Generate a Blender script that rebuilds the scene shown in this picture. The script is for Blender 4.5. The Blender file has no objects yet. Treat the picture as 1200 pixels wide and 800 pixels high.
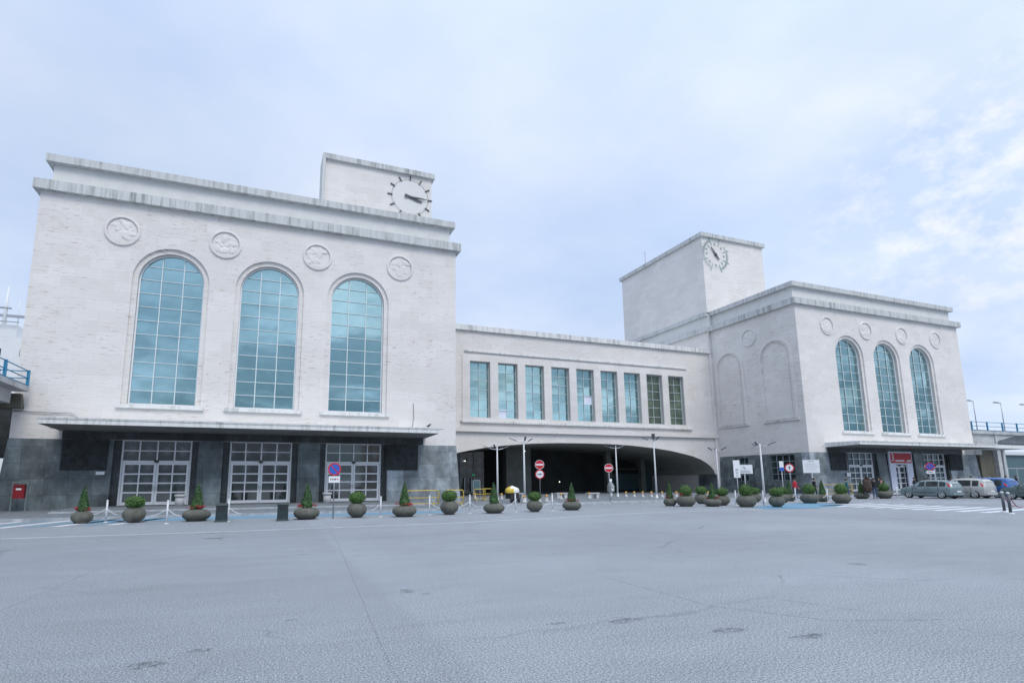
import bpy, bmesh, math, random
from mathutils import Vector, Matrix
from mathutils.geometry import tessellate_polygon
random.seed(7)
PI = math.pi
scene = bpy.context.scene
col = scene.collection

# ------------------------------------------------------------------ materials
def nodemat(name):
    m = bpy.data.materials.new(name); m.use_nodes = True
    nt = m.node_tree; nt.nodes.clear()
    out = nt.nodes.new('ShaderNodeOutputMaterial'); p = nt.nodes.new('ShaderNodeBsdfPrincipled')
    nt.links.new(p.outputs[0], out.inputs[0])
    return m, nt, p
def N(nt, t, **kw):
    n = nt.nodes.new(t)
    for k, v in kw.items(): setattr(n, k, v)
    return n
def L(nt, a, b): nt.links.new(a, b)
def coords(nt, scale=(1, 1, 1), kind='Object'):
    t = N(nt, 'ShaderNodeTexCoord'); mp = N(nt, 'ShaderNodeMapping'); mp.inputs['Scale'].default_value = scale
    L(nt, t.outputs[kind], mp.inputs[0]); return mp.outputs[0]
def noise(nt, vec, scale, detail=4, rough=.55):
    n = N(nt, 'ShaderNodeTexNoise'); n.inputs['Scale'].default_value = scale
    n.inputs['Detail'].default_value = detail; n.inputs['Roughness'].default_value = rough
    L(nt, vec, n.inputs['Vector']); return n.outputs[0]
def ramp(nt, fac, stops):
    r = N(nt, 'ShaderNodeValToRGB'); e = r.color_ramp.elements
    while len(e) < len(stops): e.new(.5)
    for el, (p, c) in zip(e, stops):
        el.position = p; el.color = (c, c, c, 1) if not isinstance(c, tuple) else (*c, 1)
    L(nt, fac, r.inputs[0]); return r.outputs[0]
def mix(nt, fac, a, b, mode='MIX'):
    m = N(nt, 'ShaderNodeMix', data_type='RGBA', blend_type=mode)
    if isinstance(fac, (int, float)): m.inputs[0].default_value = fac
    else: L(nt, fac, m.inputs[0])
    for s, v in ((m.inputs[6], a), (m.inputs[7], b)):
        if isinstance(v, tuple): s.default_value = (*v, 1)
        else: L(nt, v, s)
    return m.outputs[2]
def bump(nt, p, h, strength=.3, dist=.02):
    b = N(nt, 'ShaderNodeBump'); b.inputs['Strength'].default_value = strength; b.inputs['Distance'].default_value = dist
    L(nt, h, b.inputs['Height']); L(nt, b.outputs[0], p.inputs['Normal'])
def plain(name, c, rough=.6, metal=0, var=.12, vs=6, spec=.5):
    m, nt, p = nodemat(name)
    n = noise(nt, coords(nt), vs, 4)
    f = ramp(nt, n, [(.3, 1 - var), (.7, 1 + var)])
    L(nt, mix(nt, 1.0, c, f, 'MULTIPLY'), p.inputs['Base Color'])
    p.inputs['Roughness'].default_value = rough; p.inputs['Metallic'].default_value = metal
    p.inputs['Specular IOR Level'].default_value = spec
    return m
def emis(name, c, s):
    m, nt, p = nodemat(name); p.inputs['Base Color'].default_value = (*c, 1)
    p.inputs['Emission Color'].default_value = (*c, 1); p.inputs['Emission Strength'].default_value = s
    return m

def travertine(name, stain=0.0, base=(.71, .685, .665), worn=False):
    m, nt, p = nodemat(name)
    tc = N(nt, 'ShaderNodeTexCoord'); sx = N(nt, 'ShaderNodeSeparateXYZ'); L(nt, tc.outputs['Object'], sx.inputs[0])
    add = N(nt, 'ShaderNodeMath', operation='ADD'); L(nt, sx.outputs[0], add.inputs[0]); L(nt, sx.outputs[1], add.inputs[1])
    cb = N(nt, 'ShaderNodeCombineXYZ'); L(nt, add.outputs[0], cb.inputs[0]); L(nt, sx.outputs[2], cb.inputs[1])
    br = N(nt, 'ShaderNodeTexBrick'); L(nt, cb.outputs[0], br.inputs['Vector'])
    br.inputs['Scale'].default_value = 1; br.inputs['Brick Width'].default_value = 1.5; br.inputs['Row Height'].default_value = .72
    br.inputs['Mortar Size'].default_value = .008; br.inputs['Mortar Smooth'].default_value = .2
    br.inputs['Color1'].default_value = (.955, .95, .94, 1); br.inputs['Color2'].default_value = (1.03, 1.03, 1.03, 1); br.inputs['Mortar'].default_value = (.87, .87, .88, 1)
    v1 = coords(nt, (.35, .35, 6))
    st = noise(nt, v1, 2.2, 7, .65)
    stc = ramp(nt, st, [(.30, .86), (.46, 1.0), (.75, 1.04)])
    v2 = coords(nt, (1, 1, 1)); big = ramp(nt, noise(nt, v2, .16, 5), [(.3, .93), (.7, 1.05)])
    c = mix(nt, 1.0, base, br.outputs['Color'], 'MULTIPLY'); c = mix(nt, 1.0, c, stc, 'MULTIPLY'); c = mix(nt, 1.0, c, big, 'MULTIPLY')
    # rusty holes in horizontal dashes, patchy
    v3 = coords(nt, (.9, .9, 7)); hol = ramp(nt, noise(nt, v3, 1.6, 8, .7), [(.56, 0.0), (.64, 1.0)])
    pat = ramp(nt, noise(nt, coords(nt, (1, 1, 1)), .22, 3), [(.47 - .05 * stain, 0.0), (.60, 1.0)])
    if worn:      # the weathered outer corner has many more open pores
        mr = N(nt, 'ShaderNodeMapRange'); L(nt, sx.outputs[0], mr.inputs[0]); mr.inputs[1].default_value = -9.5; mr.inputs[2].default_value = -13; mr.inputs[3].default_value = 0; mr.inputs[4].default_value = .8
        mxx = N(nt, 'ShaderNodeMath', operation='MAXIMUM'); L(nt, pat, mxx.inputs[0]); L(nt, mr.outputs[0], mxx.inputs[1]); pat = mxx.outputs[0]
    hm = N(nt, 'ShaderNodeMath', operation='MULTIPLY'); L(nt, hol, hm.inputs[0]); L(nt, pat, hm.inputs[1])
    hs = N(nt, 'ShaderNodeMath', operation='MULTIPLY'); L(nt, hm.outputs[0], hs.inputs[0]); hs.inputs[1].default_value = .55 + .35 * stain
    c = mix(nt, hs.outputs[0], c, (.36, .27, .21))
    L(nt, c, p.inputs['Base Color']); p.inputs['Roughness'].default_value = .75
    bump(nt, p, st, .25, .03)
    return m
def streaked(name, base=(.55, .56, .56), dark=(.13, .15, .14), amount=.7):
    m, nt, p = nodemat(name)
    n = noise(nt, coords(nt, (1, 1, .06)), 3.0, 6, .7)
    n2 = noise(nt, coords(nt, (1, 1, 1)), .5, 3)
    a = ramp(nt, n, [(.46, 0.0), (.66, 1.0)]); b = ramp(nt, n2, [(.35, .25), (.65, 1.0)])
    ml = N(nt, 'ShaderNodeMath', operation='MULTIPLY'); L(nt, a, ml.inputs[0]); L(nt, b, ml.inputs[1])
    m2 = N(nt, 'ShaderNodeMath', operation='MULTIPLY'); L(nt, ml.outputs[0], m2.inputs[0]); m2.inputs[1].default_value = amount
    L(nt, mix(nt, m2.outputs[0], base, dark), p.inputs['Base Color']); p.inputs['Roughness'].default_value = .8
    bump(nt, p, n2, .2, .02)
    return m
def slate(name, base=(.13, .155, .165)):
    m, nt, p = nodemat(name)
    tc = N(nt, 'ShaderNodeTexCoord'); sx = N(nt, 'ShaderNodeSeparateXYZ'); L(nt, tc.outputs['Object'], sx.inputs[0])
    add = N(nt, 'ShaderNodeMath', operation='ADD'); L(nt, sx.outputs[0], add.inputs[0]); L(nt, sx.outputs[1], add.inputs[1])
    cb = N(nt, 'ShaderNodeCombineXYZ'); L(nt, add.outputs[0], cb.inputs[0]); L(nt, sx.outputs[2], cb.inputs[1])
    br = N(nt, 'ShaderNodeTexBrick'); L(nt, cb.outputs[0], br.inputs['Vector']); br.inputs['Scale'].default_value = 1
    br.inputs['Brick Width'].default_value = 1.25; br.inputs['Row Height'].default_value = 1.0; br.offset = 0.0
    br.inputs['Mortar Size'].default_value = .012
    br.inputs['Color1'].default_value = (.7, .7, .7, 1); br.inputs['Color2'].default_value = (1.35, 1.35, 1.35, 1); br.inputs['Mortar'].default_value = (.55, .55, .55, 1)
    a = ramp(nt, noise(nt, coords(nt, (1, 1, .7)), .9, 7, .65), [(.3, .45), (.5, 1.0), (.72, 1.9)])
    c = mix(nt, 1.0, mix(nt, 1.0, base, br.outputs['Color'], 'MULTIPLY'), a, 'MULTIPLY')
    w = ramp(nt, noise(nt, coords(nt, (1, 1, 1)), 2.3, 8, .7), [(.60, 0.0), (.72, .5)])
    L(nt, mix(nt, w, c, (.34, .37, .38)), p.inputs['Base Color']); p.inputs['Roughness'].default_value = .42
    return m
def asphalt(name):
    m, nt, p = nodemat(name)
    v = coords(nt)
    c = ramp(nt, noise(nt, v, 48, 4, 1.0), [(.40, (.075, .088, .105)), (.5, (.238, .263, .292)), (.60, (.55, .585, .62))])
    big = ramp(nt, noise(nt, v, .11, 5, .6), [(.3, .84), (.7, 1.1)])
    mid = ramp(nt, noise(nt, coords(nt, (.5, 1.6, 1)), .9, 6, .65), [(.3, .96), (.7, 1.03)])
    c = mix(nt, 1.0, c, big, 'MULTIPLY'); c = mix(nt, 1.0, c, mid, 'MULTIPLY')
    # dark oil patches
    s1 = ramp(nt, noise(nt, coords(nt, (.6, 1.5, 1)), .75, 3, .5), [(.695, 0.0), (.73, 1.0)])
    s2 = ramp(nt, noise(nt, v, 9, 4, .8), [(.42, 0.0), (.6, 1.0)])
    mm = N(nt, 'ShaderNodeMath', operation='MULTIPLY'); L(nt, s1, mm.inputs[0]); L(nt, s2, mm.inputs[1])
    mk = N(nt, 'ShaderNodeMath', operation='MULTIPLY'); L(nt, mm.outputs[0], mk.inputs[0]); mk.inputs[1].default_value = .75
    c = mix(nt, mk.outputs[0], c, (.07, .085, .10))
    # tyre-worn darker fields
    t1 = ramp(nt, noise(nt, coords(nt, (.08, .5, 1)), .9, 4, .5), [(.56, 0.0), (.72, .16)])
    c = mix(nt, t1, c, (.13, .15, .17))
    # a slightly darker older paving lane west of the long seam
    xs_ = N(nt, 'ShaderNodeSeparateXYZ'); L(nt, v, xs_.inputs[0])
    f1 = N(nt, 'ShaderNodeMapRange'); L(nt, xs_.outputs[0], f1.inputs[0]); f1.inputs[1].default_value = 1.7; f1.inputs[2].default_value = 1.9; f1.inputs[3].default_value = .95; f1.inputs[4].default_value = 1.03
    c = mix(nt, 1.0, c, f1.outputs[0], 'MULTIPLY')
    dr = ramp(nt, noise(nt, coords(nt, (.25, 1.1, 1)), 1.7, 7, .7), [(.36, .93), (.5, 1.0), (.7, 1.03)])
    c = mix(nt, 1.0, c, dr, 'MULTIPLY')
    # cracks
    vo = N(nt, 'ShaderNodeTexVoronoi', feature='DISTANCE_TO_EDGE'); vo.inputs['Scale'].default_value = .11
    nz = N(nt, 'ShaderNodeTexNoise'); nz.inputs['Scale'].default_value = .8; nz.inputs['Detail'].default_value = 6; L(nt, v, nz.inputs['Vector'])
    ad = N(nt, 'ShaderNodeVectorMath', operation='MULTIPLY_ADD'); L(nt, nz.outputs['Color'], ad.inputs[0]); ad.inputs[1].default_value = (1.3, 1.3, 0); L(nt, v, ad.inputs[2])
    L(nt, ad.outputs[0], vo.inputs['Vector'])
    cr = ramp(nt, vo.outputs['Distance'], [(0.0, .7), (.0022, 0.0)])
    gate = ramp(nt, noise(nt, v, .35, 3), [(.45, 0.0), (.6, 1.0)])
    cm = N(nt, 'ShaderNodeMath', operation='MULTIPLY'); L(nt, cr, cm.inputs[0]); L(nt, gate, cm.inputs[1])
    c = mix(nt, cm.outputs[0], c, (.09, .10, .12))
    L(nt, c, p.inputs['Base Color']); p.inputs['Roughness'].default_value = .8
    bump(nt, p, noise(nt, v, 60, 2, .7), .35, .005)
    return m
def paint(name, c, wear=.5, under=(.24, .265, .30), sc=7):
    m, nt, p = nodemat(name)
    f = ramp(nt, noise(nt, coords(nt), sc, 6, .75), [(wear - .12, 1.0), (wear + .1, 0.0)])
    L(nt, mix(nt, f, c, under), p.inputs['Base Color']); p.inputs['Roughness'].default_value = .7
    return m
def tinted_glass(name, c, rough=.03, wob=.004):
    m, nt, p = nodemat(name)
    n = noise(nt, coords(nt), .8, 2)
    L(nt, mix(nt, 1.0, c, ramp(nt, n, [(.3, .92), (.7, 1.06)]), 'MULTIPLY'), p.inputs['Base Color'])
    p.inputs['Metallic'].default_value = .92; p.inputs['Roughness'].default_value = rough
    bump(nt, p, noise(nt, coords(nt), .55, 2), .12, wob * 8)
    return m
def dark_glass(name, c=(.012, .018, .02), ior=1.9, rough=.05):
    m, nt, p = nodemat(name)
    n = noise(nt, coords(nt), .7, 4)
    L(nt, mix(nt, ramp(nt, n, [(.4, 0.0), (.7, 1.0)]), c, tuple(x * 2.6 for x in c)), p.inputs['Base Color'])
    p.inputs['Roughness'].default_value = rough; p.inputs['IOR'].default_value = ior
    return m
def leafmat(name, c):
    m, nt, p = nodemat(name)
    f = ramp(nt, noise(nt, coords(nt), 9, 4, .7), [(.3, .45), (.5, .9), (.7, 1.7)])
    L(nt, mix(nt, 1.0, c, f, 'MULTIPLY'), p.inputs['Base Color']); p.inputs['Roughness'].default_value = .6
    return m

M = dict(
    trav_worn=travertine('travertine_weathered', 1.3, worn=True), trav=travertine('travertine', 1.0), trav2=travertine('travertine_clean', 0.0), coping=streaked('stained_coping', (.56, .575, .575), amount=.85),
    coping2=streaked('canopy_concrete', (.72, .73, .72), (.16, .17, .16), .7), plaster=plain('plaster', (.64, .64, .63), .8, var=.05, vs=1.5),
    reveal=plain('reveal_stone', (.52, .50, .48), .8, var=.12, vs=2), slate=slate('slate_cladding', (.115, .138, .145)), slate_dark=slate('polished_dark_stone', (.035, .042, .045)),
    panel=plain('dark_bronze_panel', (.035, .04, .043), .9, var=.4, vs=3), glass=tinted_glass('teal_mirror_glass', (.355, .52, .525)),
    glass2=dark_glass('olive_glass', (.06, .085, .06)), doorglass=dark_glass('door_glass', (.02, .028, .028), 2.2), frame=plain('white_frame', (.80, .82, .85), .45, var=.05),
    frame_dark=plain('grey_frame', (.25, .28, .32), .5, var=.05), mull=plain('pale_mullion', (.60, .68, .70), .45, var=.05), mullg=plain('gasket_mullion', (.16, .25, .29), .5, var=.1),
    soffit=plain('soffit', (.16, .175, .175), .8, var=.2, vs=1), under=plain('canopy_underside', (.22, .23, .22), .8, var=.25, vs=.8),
    asphalt=asphalt('asphalt'), pave=plain('pavement_stone', (.17, .19, .21), .8, var=.25, vs=2.5), kerb=plain('kerb_stone', (.36, .39, .42), .75, var=.25, vs=3),
    white=paint('white_road_paint', (.70, .73, .78), .42), blue=paint('blue_road_paint', (.09, .29, .45), .47), thin=paint('faded_road_paint', (.62, .66, .72), .42, sc=3),
    pot=plain('mossy_concrete_pot', (.105, .108, .092), .85, var=.28, vs=5), slate_light=slate('pale_slate', (.21, .24, .26)), soil=plain('soil', (.05, .04, .03), .95), leaf=leafmat('topiary_leaf', (.040, .105, .028)),
    leaf2=leafmat('boxwood_leaf', (.065, .145, .028)), stem=plain('stem_bark', (.09, .06, .04), .9), red=plain('red_petals', (.36, .025, .03), .6, var=.3),
    post=plain('white_post_paint', (.62, .65, .68), .5, var=.12), postg=plain('grey_green_metal', (.16, .20, .21), .5), bin=plain('dark_green_bin', (.018, .035, .038), .45, var=.2),
    lamp=plain('lamp_white_paint', (.62, .64, .66), .4, var=.05), lamphead=plain('lamp_head_grey', (.07, .08, .10), .4), signred=plain('sign_red', (.55, .02, .035), .35, var=.04),
    signwhite=plain('sign_white', (.78, .80, .82), .4, var=.03), signblue=plain('sign_blue', (.03, .12, .50), .35, var=.04), signback=plain('sign_back', (.2, .2, .2), .5),
    ink=plain('sign_ink', (.03, .03, .05), .5), print=plain('faded_print', (.42, .44, .48), .6), yellow=plain('barrier_yellow', (.62, .45, .06), .45, var=.12), orange=plain('bollard_orange', (.62, .34, .07), .5, var=.12),
    concrete=plain('pale_concrete', (.50, .51, .52), .8, var=.15, vs=2), concrete2=plain('deck_concrete', (.40, .41, .42), .8, var=.2, vs=.8), railblue=plain('rail_blue', (.03, .22, .38), .45, var=.1),
    tan=plain('tan_pier', (.12, .115, .09), .85, var=.2, vs=1), postbox=plain('post_box_red', (.24, .008, .015), .4, var=.1), ship=plain('ship_white', (.70, .71, .72), .5, var=.04, vs=.3),
    tyre=plain('tyre', (.015, .015, .016), .8), rim=plain('alloy', (.55, .56, .58), .35, .5), carglass=dark_glass('car_glass', (.012, .018, .02), 1.45, .05), light_red=plain('tail_lamp', (.55, .02, .03), .2),
    light_clear=plain('head_lamp', (.55, .58, .60), .15), blackplastic=plain('black_plastic', (.02, .02, .02), .5), skin=plain('skin', (.45, .27, .19), .6), hair=plain('dark_hair', (.03, .02, .015), .7),
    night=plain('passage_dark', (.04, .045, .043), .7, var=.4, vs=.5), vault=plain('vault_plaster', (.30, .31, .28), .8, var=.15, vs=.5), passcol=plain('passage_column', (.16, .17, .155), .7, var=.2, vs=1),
    bulb=emis('lamp_glow', (1, .95, .85), 6), exitgreen=emis('sign_glow_green', (.02, .35, .14), .6), tealw=plain('far_teal_wall', (.07, .13, .15), .5, var=.12, vs=.3),
    metal=plain('brushed_metal', (.35, .36, .38), .4, .6), banner=plain('banner_red', (.50, .02, .03), .5, var=.05), portal=plain('portal_white', (.70, .74, .86), .5, var=.04),
    clockface=plain('clock_face', (.66, .66, .65), .6, var=.03), clockdark=plain('clock_metal', (.045, .06, .07), .5), clockgreen=plain('dial_bronze_green', (.40, .48, .46), .6),
    city=plain('city_wall', (.42, .36, .30), .8, var=.2, vs=.15), city2=plain('city_wall_grey', (.36, .36, .35), .8, var=.2, vs=.15))

def water_mat():
    m, nt, p = nodemat('harbour_water'); p.inputs['Base Color'].default_value = (.03, .06, .07, 1); p.inputs['Roughness'].default_value = .15
    bump(nt, p, noise(nt, coords(nt), 1.2, 4), .4, .1); return m
M['water'] = water_mat()

# ------------------------------------------------------------------ mesh builder
class MB:
    def __init__(s): s.v = []; s.f = []; s.mi = []; s.sm = []; s.cur = 0; s.T = None
    def V(s, x, y, z):
        p = Vector((x, y, z))
        if s.T is not None: p = s.T @ p
        s.v.append(p); return len(s.v) - 1
    def F(s, idx, smooth=False): s.f.append(tuple(idx)); s.mi.append(s.cur); s.sm.append(smooth)
    def box(s, x0, x1, y0, y1, z0, z1, taper=0):
        t = taper
        a = [s.V(x0, y0, z0), s.V(x1, y0, z0), s.V(x1, y1, z0), s.V(x0, y1, z0), s.V(x0 + t, y0 + t, z1), s.V(x1 - t, y0 + t, z1), s.V(x1 - t, y1 - t, z1), s.V(x0 + t, y1 - t, z1)]
        for q in ((0, 3, 2, 1), (4, 5, 6, 7), (0, 1, 5, 4), (1, 2, 6, 5), (2, 3, 7, 6), (3, 0, 4, 7)): s.F([a[i] for i in q])
        return s
    def quad(s, *pts): s.F([s.V(*p) for p in pts]); return s
    def tube(s, pts, r, n=8, cap=True):
        pts = [Vector(p) for p in pts]; rr = r if isinstance(r, (list, tuple)) else [r] * len(pts); rings = []
        for i, p in enumerate(pts):
            d = (pts[min(i + 1, len(pts) - 1)] - pts[max(i - 1, 0)]).normalized()
            u = d.cross(Vector((0, 0, 1)) if abs(d.z) < .9 else Vector((1, 0, 0))).normalized(); w = d.cross(u)
            rings.append([s.V(*(p + (u * math.cos(2 * PI * k / n) + w * math.sin(2 * PI * k / n)) * rr[i])) for k in range(n)])
        for a, b in zip(rings, rings[1:]):
            for k in range(n): s.F((a[k], a[(k + 1) % n], b[(k + 1) % n], b[k]), n > 5)
        if cap: s.F(rings[0]); s.F(rings[-1])
        return s
    def lathe(s, prof, n=24, c=(0, 0, 0), sx=1, sy=1, smooth=True):
        rings = []
        for r, z in prof:
            rings.append([s.V(c[0] + r * sx * math.cos(2 * PI * k / n), c[1] + r * sy * math.sin(2 * PI * k / n), c[2] + z) for k in range(n)] if r > 1e-5 else [s.V(c[0], c[1], c[2] + z)])
        for a, b in zip(rings, rings[1:]):
            for k in range(n):
                j = (k + 1) % n
                if len(a) == 1 and len(b) == 1: continue
                if len(a) == 1: s.F((a[0], b[j], b[k]), smooth)
                elif len(b) == 1: s.F((a[k], a[j], b[0]), smooth)
                else: s.F((a[k], a[j], b[j], b[k]), smooth)
        return s
    def prism(s, poly, fn, d0, d1):
        """poly: 2D outline; fn(a,b,d)->xyz"""
        A = [s.V(*fn(a, b, d0)) for a, b in poly]; B = [s.V(*fn(a, b, d1)) for a, b in poly]; n = len(poly)
        s.F(A); s.F(B[::-1])
        for i in range(n): s.F((A[i], A[(i + 1) % n], B[(i + 1) % n], B[i]))
        return s
    def sheet(s, outer, holes, fn, d=0):
        polys = [[Vector((a, b, 0)) for a, b in outer]] + [[Vector((a, b, 0)) for a, b in h] for h in holes]
        flat = [p for q in polys for p in q]; ids = [s.V(*fn(p.x, p.y, d)) for p in flat]
        for t in tessellate_polygon(polys): s.F([ids[i] for i in t])
        return s
    def loop(s, poly, fn, d0, d1, closed=True):
        A = [s.V(*fn(a, b, d0)) for a, b in poly]; B = [s.V(*fn(a, b, d1)) for a, b in poly]; n = len(poly)
        for i in range(n if closed else n - 1): s.F((A[i], A[(i + 1) % n], B[(i + 1) % n], B[i]))
        return s
    def build(s, name, mats, parent=None, loc=(0, 0, 0), rz=0, recalc=True):
        o3 = Vector(loc) if parent is None else Vector((0, 0, 0))
        me = bpy.data.meshes.new(name); me.from_pydata([tuple(v) for v in s.v], [], s.f)
        if not isinstance(mats, (list, tuple)): mats = [mats]
        for m in mats: me.materials.append(M[m] if isinstance(m, str) else m)
        for p, mi, sm in zip(me.polygons, s.mi, s.sm): p.material_index = mi; p.use_smooth = sm
        if recalc:
            bm = bmesh.new(); bm.from_mesh(me); bmesh.ops.recalc_face_normals(bm, faces=bm.faces); bm.to_mesh(me); bm.free()
        me.update()
        ob = bpy.data.objects.new(name, me); col.objects.link(ob)
        if parent is not None: ob.parent = parent
        ob.location = loc; ob.rotation_euler = (0, 0, rz)
        return ob

def tag(o, label=None, cat=None, group=None, kind=None):
    if label: o['label'] = label
    if cat: o['category'] = cat
    if group: o['group'] = group
    if kind: o['kind'] = kind
    return o
def thing(name, label, cat, loc=(0, 0, 0), rz=0, group=None):
    o = bpy.data.objects.new(name, None); col.objects.link(o); o.location = loc; o.rotation_euler = (0, 0, rz)
    o.empty_display_size = .2
    return tag(o, label, cat, group)
def dup(root, loc, rz, label, group=None, scale=None):
    kids = [c for c in bpy.data.objects if c.parent == root]
    r = root.copy(); col.objects.link(r); r.location = loc; r.rotation_euler = (0, 0, rz); r['label'] = label
    if group: r['group'] = group
    if scale: r.scale = scale
    for ch in kids:
        c = ch.copy(); col.objects.link(c); c.parent = r
        for g in [g for g in bpy.data.objects if g.parent == ch]:
            d = g.copy(); col.objects.link(d); d.parent = c
    return r

def arch(cx, hw, z0, zs, n=28):
    """closed outline: bottom-left, bottom-right, up, semicircle, down"""
    p = [(cx - hw, z0), (cx + hw, z0)]
    for k in range(n + 1):
        a = PI * k / n; p.append((cx + hw * math.cos(a), zs + hw * math.sin(a)))
    return p
def rect(a0, a1, b0, b1): return [(a0, b0), (a1, b0), (a1, b1), (a0, b1)]
def circle(cx, cz, r, n=40): return [(cx + r * math.cos(2 * PI * k / n), cz + r * math.sin(2 * PI * k / n)) for k in range(n)]
fr = lambda a, b, d: (a, d, b)            # front plane: a=x, b=z, d=depth (y)

# ------------------------------------------------------------------ medallion
def medallion(parent, fn, cx, cz, seed, r=1.08):
    rnd = random.Random(seed); mb = MB(); n = 40
    ro, ri = r, r * .84
    prof = [(ro, 0), (ro, -.07), (ro - .05, -.11), (ri + .03, -.11), (ri, -.07), (ri, -.01)]
    rings = []
    for rr, dd in prof: rings.append([mb.V(*fn(cx + rr * math.cos(2 * PI * k / n), cz + rr * math.sin(2 * PI * k / n), dd)) for k in range(n)])
    for a, b in zip(rings, rings[1:]):
        for k in range(n): mb.F((a[k], a[(k + 1) % n], b[(k + 1) % n], b[k]))
    ring = mb.build('medallion', 'trav2', parent)
    g = MB(); G = 34; idx = {}
    blobs = [(rnd.uniform(-.62, .62), rnd.uniform(-.62, .62), rnd.uniform(.10, .26), rnd.uniform(.04, .10), rnd.uniform(-1, 1), rnd.uniform(1, 2.8)) for _ in range(15)]
    for i in range(G + 1):
        for j in range(G + 1):
            x, y = -1 + 2 * i / G, -1 + 2 * j / G; rad = math.hypot(x, y)
            if rad > 1.0: continue
            h = 0.0
            for bx, by, bs, bh, ang, el in blobs:
                dx, dy = x - bx, y - by; ca, sa = math.cos(ang * PI), math.sin(ang * PI)
                u, w = (dx * ca + dy * sa) / (bs * el), (-dx * sa + dy * ca) / bs
                if u * u + w * w < 1: h = max(h, .6 * bh * (1 - (u * u + w * w) ** 2))
            idx[i, j] = g.V(*fn(cx + x * ri, cz + y * ri, -.015 - h))
    for i in range(G):
        for j in range(G):
            q = [(i, j), (i + 1, j), (i + 1, j + 1), (i, j + 1)]
            if all(k in idx for k in q): g.F([idx[k] for k in q])
    g.build('relief', 'trav2', ring)

# ------------------------------------------------------------------ arched window
def arched_window(parent, cx, half, zs, z0, d, cols=3, rows=11):
    zt = zs + half
    f = MB()
    inner = arch(cx, half - .09, z0 + .09, zs); outer = arch(cx, half, z0, zs)
    f.sheet(outer, [inner], fr, d - .06); f.loop(inner, fr, d - .06, d + .02)
    win = f.build('arched_window', 'frame', parent)
    b = MB()
    for k in range(1, cols):
        x = cx - half + 2 * half * k / cols; t = zs + math.sqrt(max(0, half ** 2 - (x - cx) ** 2))
        b.box(x - .032, x + .032, d - .05, d + .01, z0 + .1, t - .05)
    b.build('mullion', 'mull', win)
    h = MB(); step = (zt - z0) / rows
    for k in range(1, rows):
        z = z0 + step * k; w = half - .1 if z < zs else math.sqrt(max(.01, half ** 2 - (z - zs) ** 2)) - .1
        h.box(cx - w, cx + w, d - .04, d + .008, z - .022, z + .022)
    h.build('glazing_bar', 'mull', win)
    for r in range(rows):        # panes set in at very slightly different angles so reflections break up
        pass
    g = MB(); rnd = random.Random(int(cx * 10))
    g.cur = 0
    for c in range(cols):
        for r in range(rows):
            x0, x1 = cx - half + 2 * half * c / cols, cx - half + 2 * half * (c + 1) / cols; za, zb = z0 + step * r, z0 + step * (r + 1)
            t1, t2 = rnd.uniform(-.006, .006), rnd.uniform(-.006, .006)
            pts = [(x0, za), (x1, za), (x1, zb), (x0, zb)]
            if zb > zs:
                cl = []
                for i in range(4):
                    ax, az = pts[i]; bx, bz = pts[(i + 1) % 4]
                    for k in range(8):
                        x, z = ax + (bx - ax) * k / 8, az + (bz - az) * k / 8
                        if z > zs:
                            rr = math.hypot(x - cx, z - zs)
                            if rr > half - .02: x, z = cx + (x - cx) * (half - .02) / rr, zs + (z - zs) * (half - .02) / rr
                        cl.append((x, z))
                pts = cl
            xm, zm = (x0 + x1) / 2, (za + zb) / 2
            g.F([g.V(x, d + .03 + (x - xm) * t1 + (z - zm) * t2, z) for x, z in pts])
    g.build('glass', 'glass', win)
    return win

def entrance_door(parent, cx, half, z0, zt, zm, d, banner=False):
    f = MB()
    f.box(cx - half, cx - half + .10, d - .08, d + .04, z0, zt); f.box(cx + half - .10, cx + half, d - .08, d + .04, z0, zt)
    f.box(cx - half + .1, cx + half - .1, d - .08, d + .04, zt - .08, zt); f.box(cx - half + .1, cx + half - .1, d - .09, d + .05, zm - .07, zm + .07)
    for k in (1, 2, 3): x = cx - half + 2 * half * k / 4; f.box(x - .04, x + .04, d - .06, d + .02, zm + .07, zt - .08)
    z = (zm + zt) / 2; f.box(cx - half + .1, cx + half - .1, d - .05, d + .01, z - .03, z + .03)
    door = f.build('entrance_door', 'frame', parent)
    for s in (-1, 1):
        l = MB(); x0, x1 = (cx - half + .12, cx - .01) if s < 0 else (cx + .01, cx + half - .12)
        l.box(x0, x0 + .13, d - .05, d + .03, z0 + .02, zm - .08); l.box(x1 - .13, x1, d - .05, d + .03, z0 + .02, zm - .08)
        l.box(x0 + .13, x1 - .13, d - .05, d + .03, zm - .2, zm - .08); l.box(x0 + .13, x1 - .13, d - .05, d + .03, z0 + .02, z0 + .22)
        xm = (x0 + x1) / 2; l.box(xm - .04, xm + .04, d - .045, d + .02, z0 + .22, zm - .2)
        H = (zm - .2) - (z0 + .22)
        for k in (1, 2, 3): z = z0 + .22 + H * k / 4; l.box(x0 + .13, x1 - .13, d - .042, d + .018, z - .045, z + .045)
        l.build('door_leaf', 'frame', door)
        hd = MB(); hx = x1 - .07 if s < 0 else x0 + .07; hd.tube([(hx, d - .11, z0 + .95), (hx, d - .11, z0 + 1.25)], .018, 6); hd.build('handle', 'frame_dark', door)
    c = MB(); c.box(cx - .12, cx + .12, d - .22, d - .09, zm - .05, zm + .1); c.build('door_sensor', 'blackplastic', door)
    g = MB(); g.quad((cx - half, d + .045, z0), (cx + half, d + .045, z0), (cx + half, d + .045, zt), (cx - half, d + .045, zt)); g.build('glass', 'doorglass', door)
    return door

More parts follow.
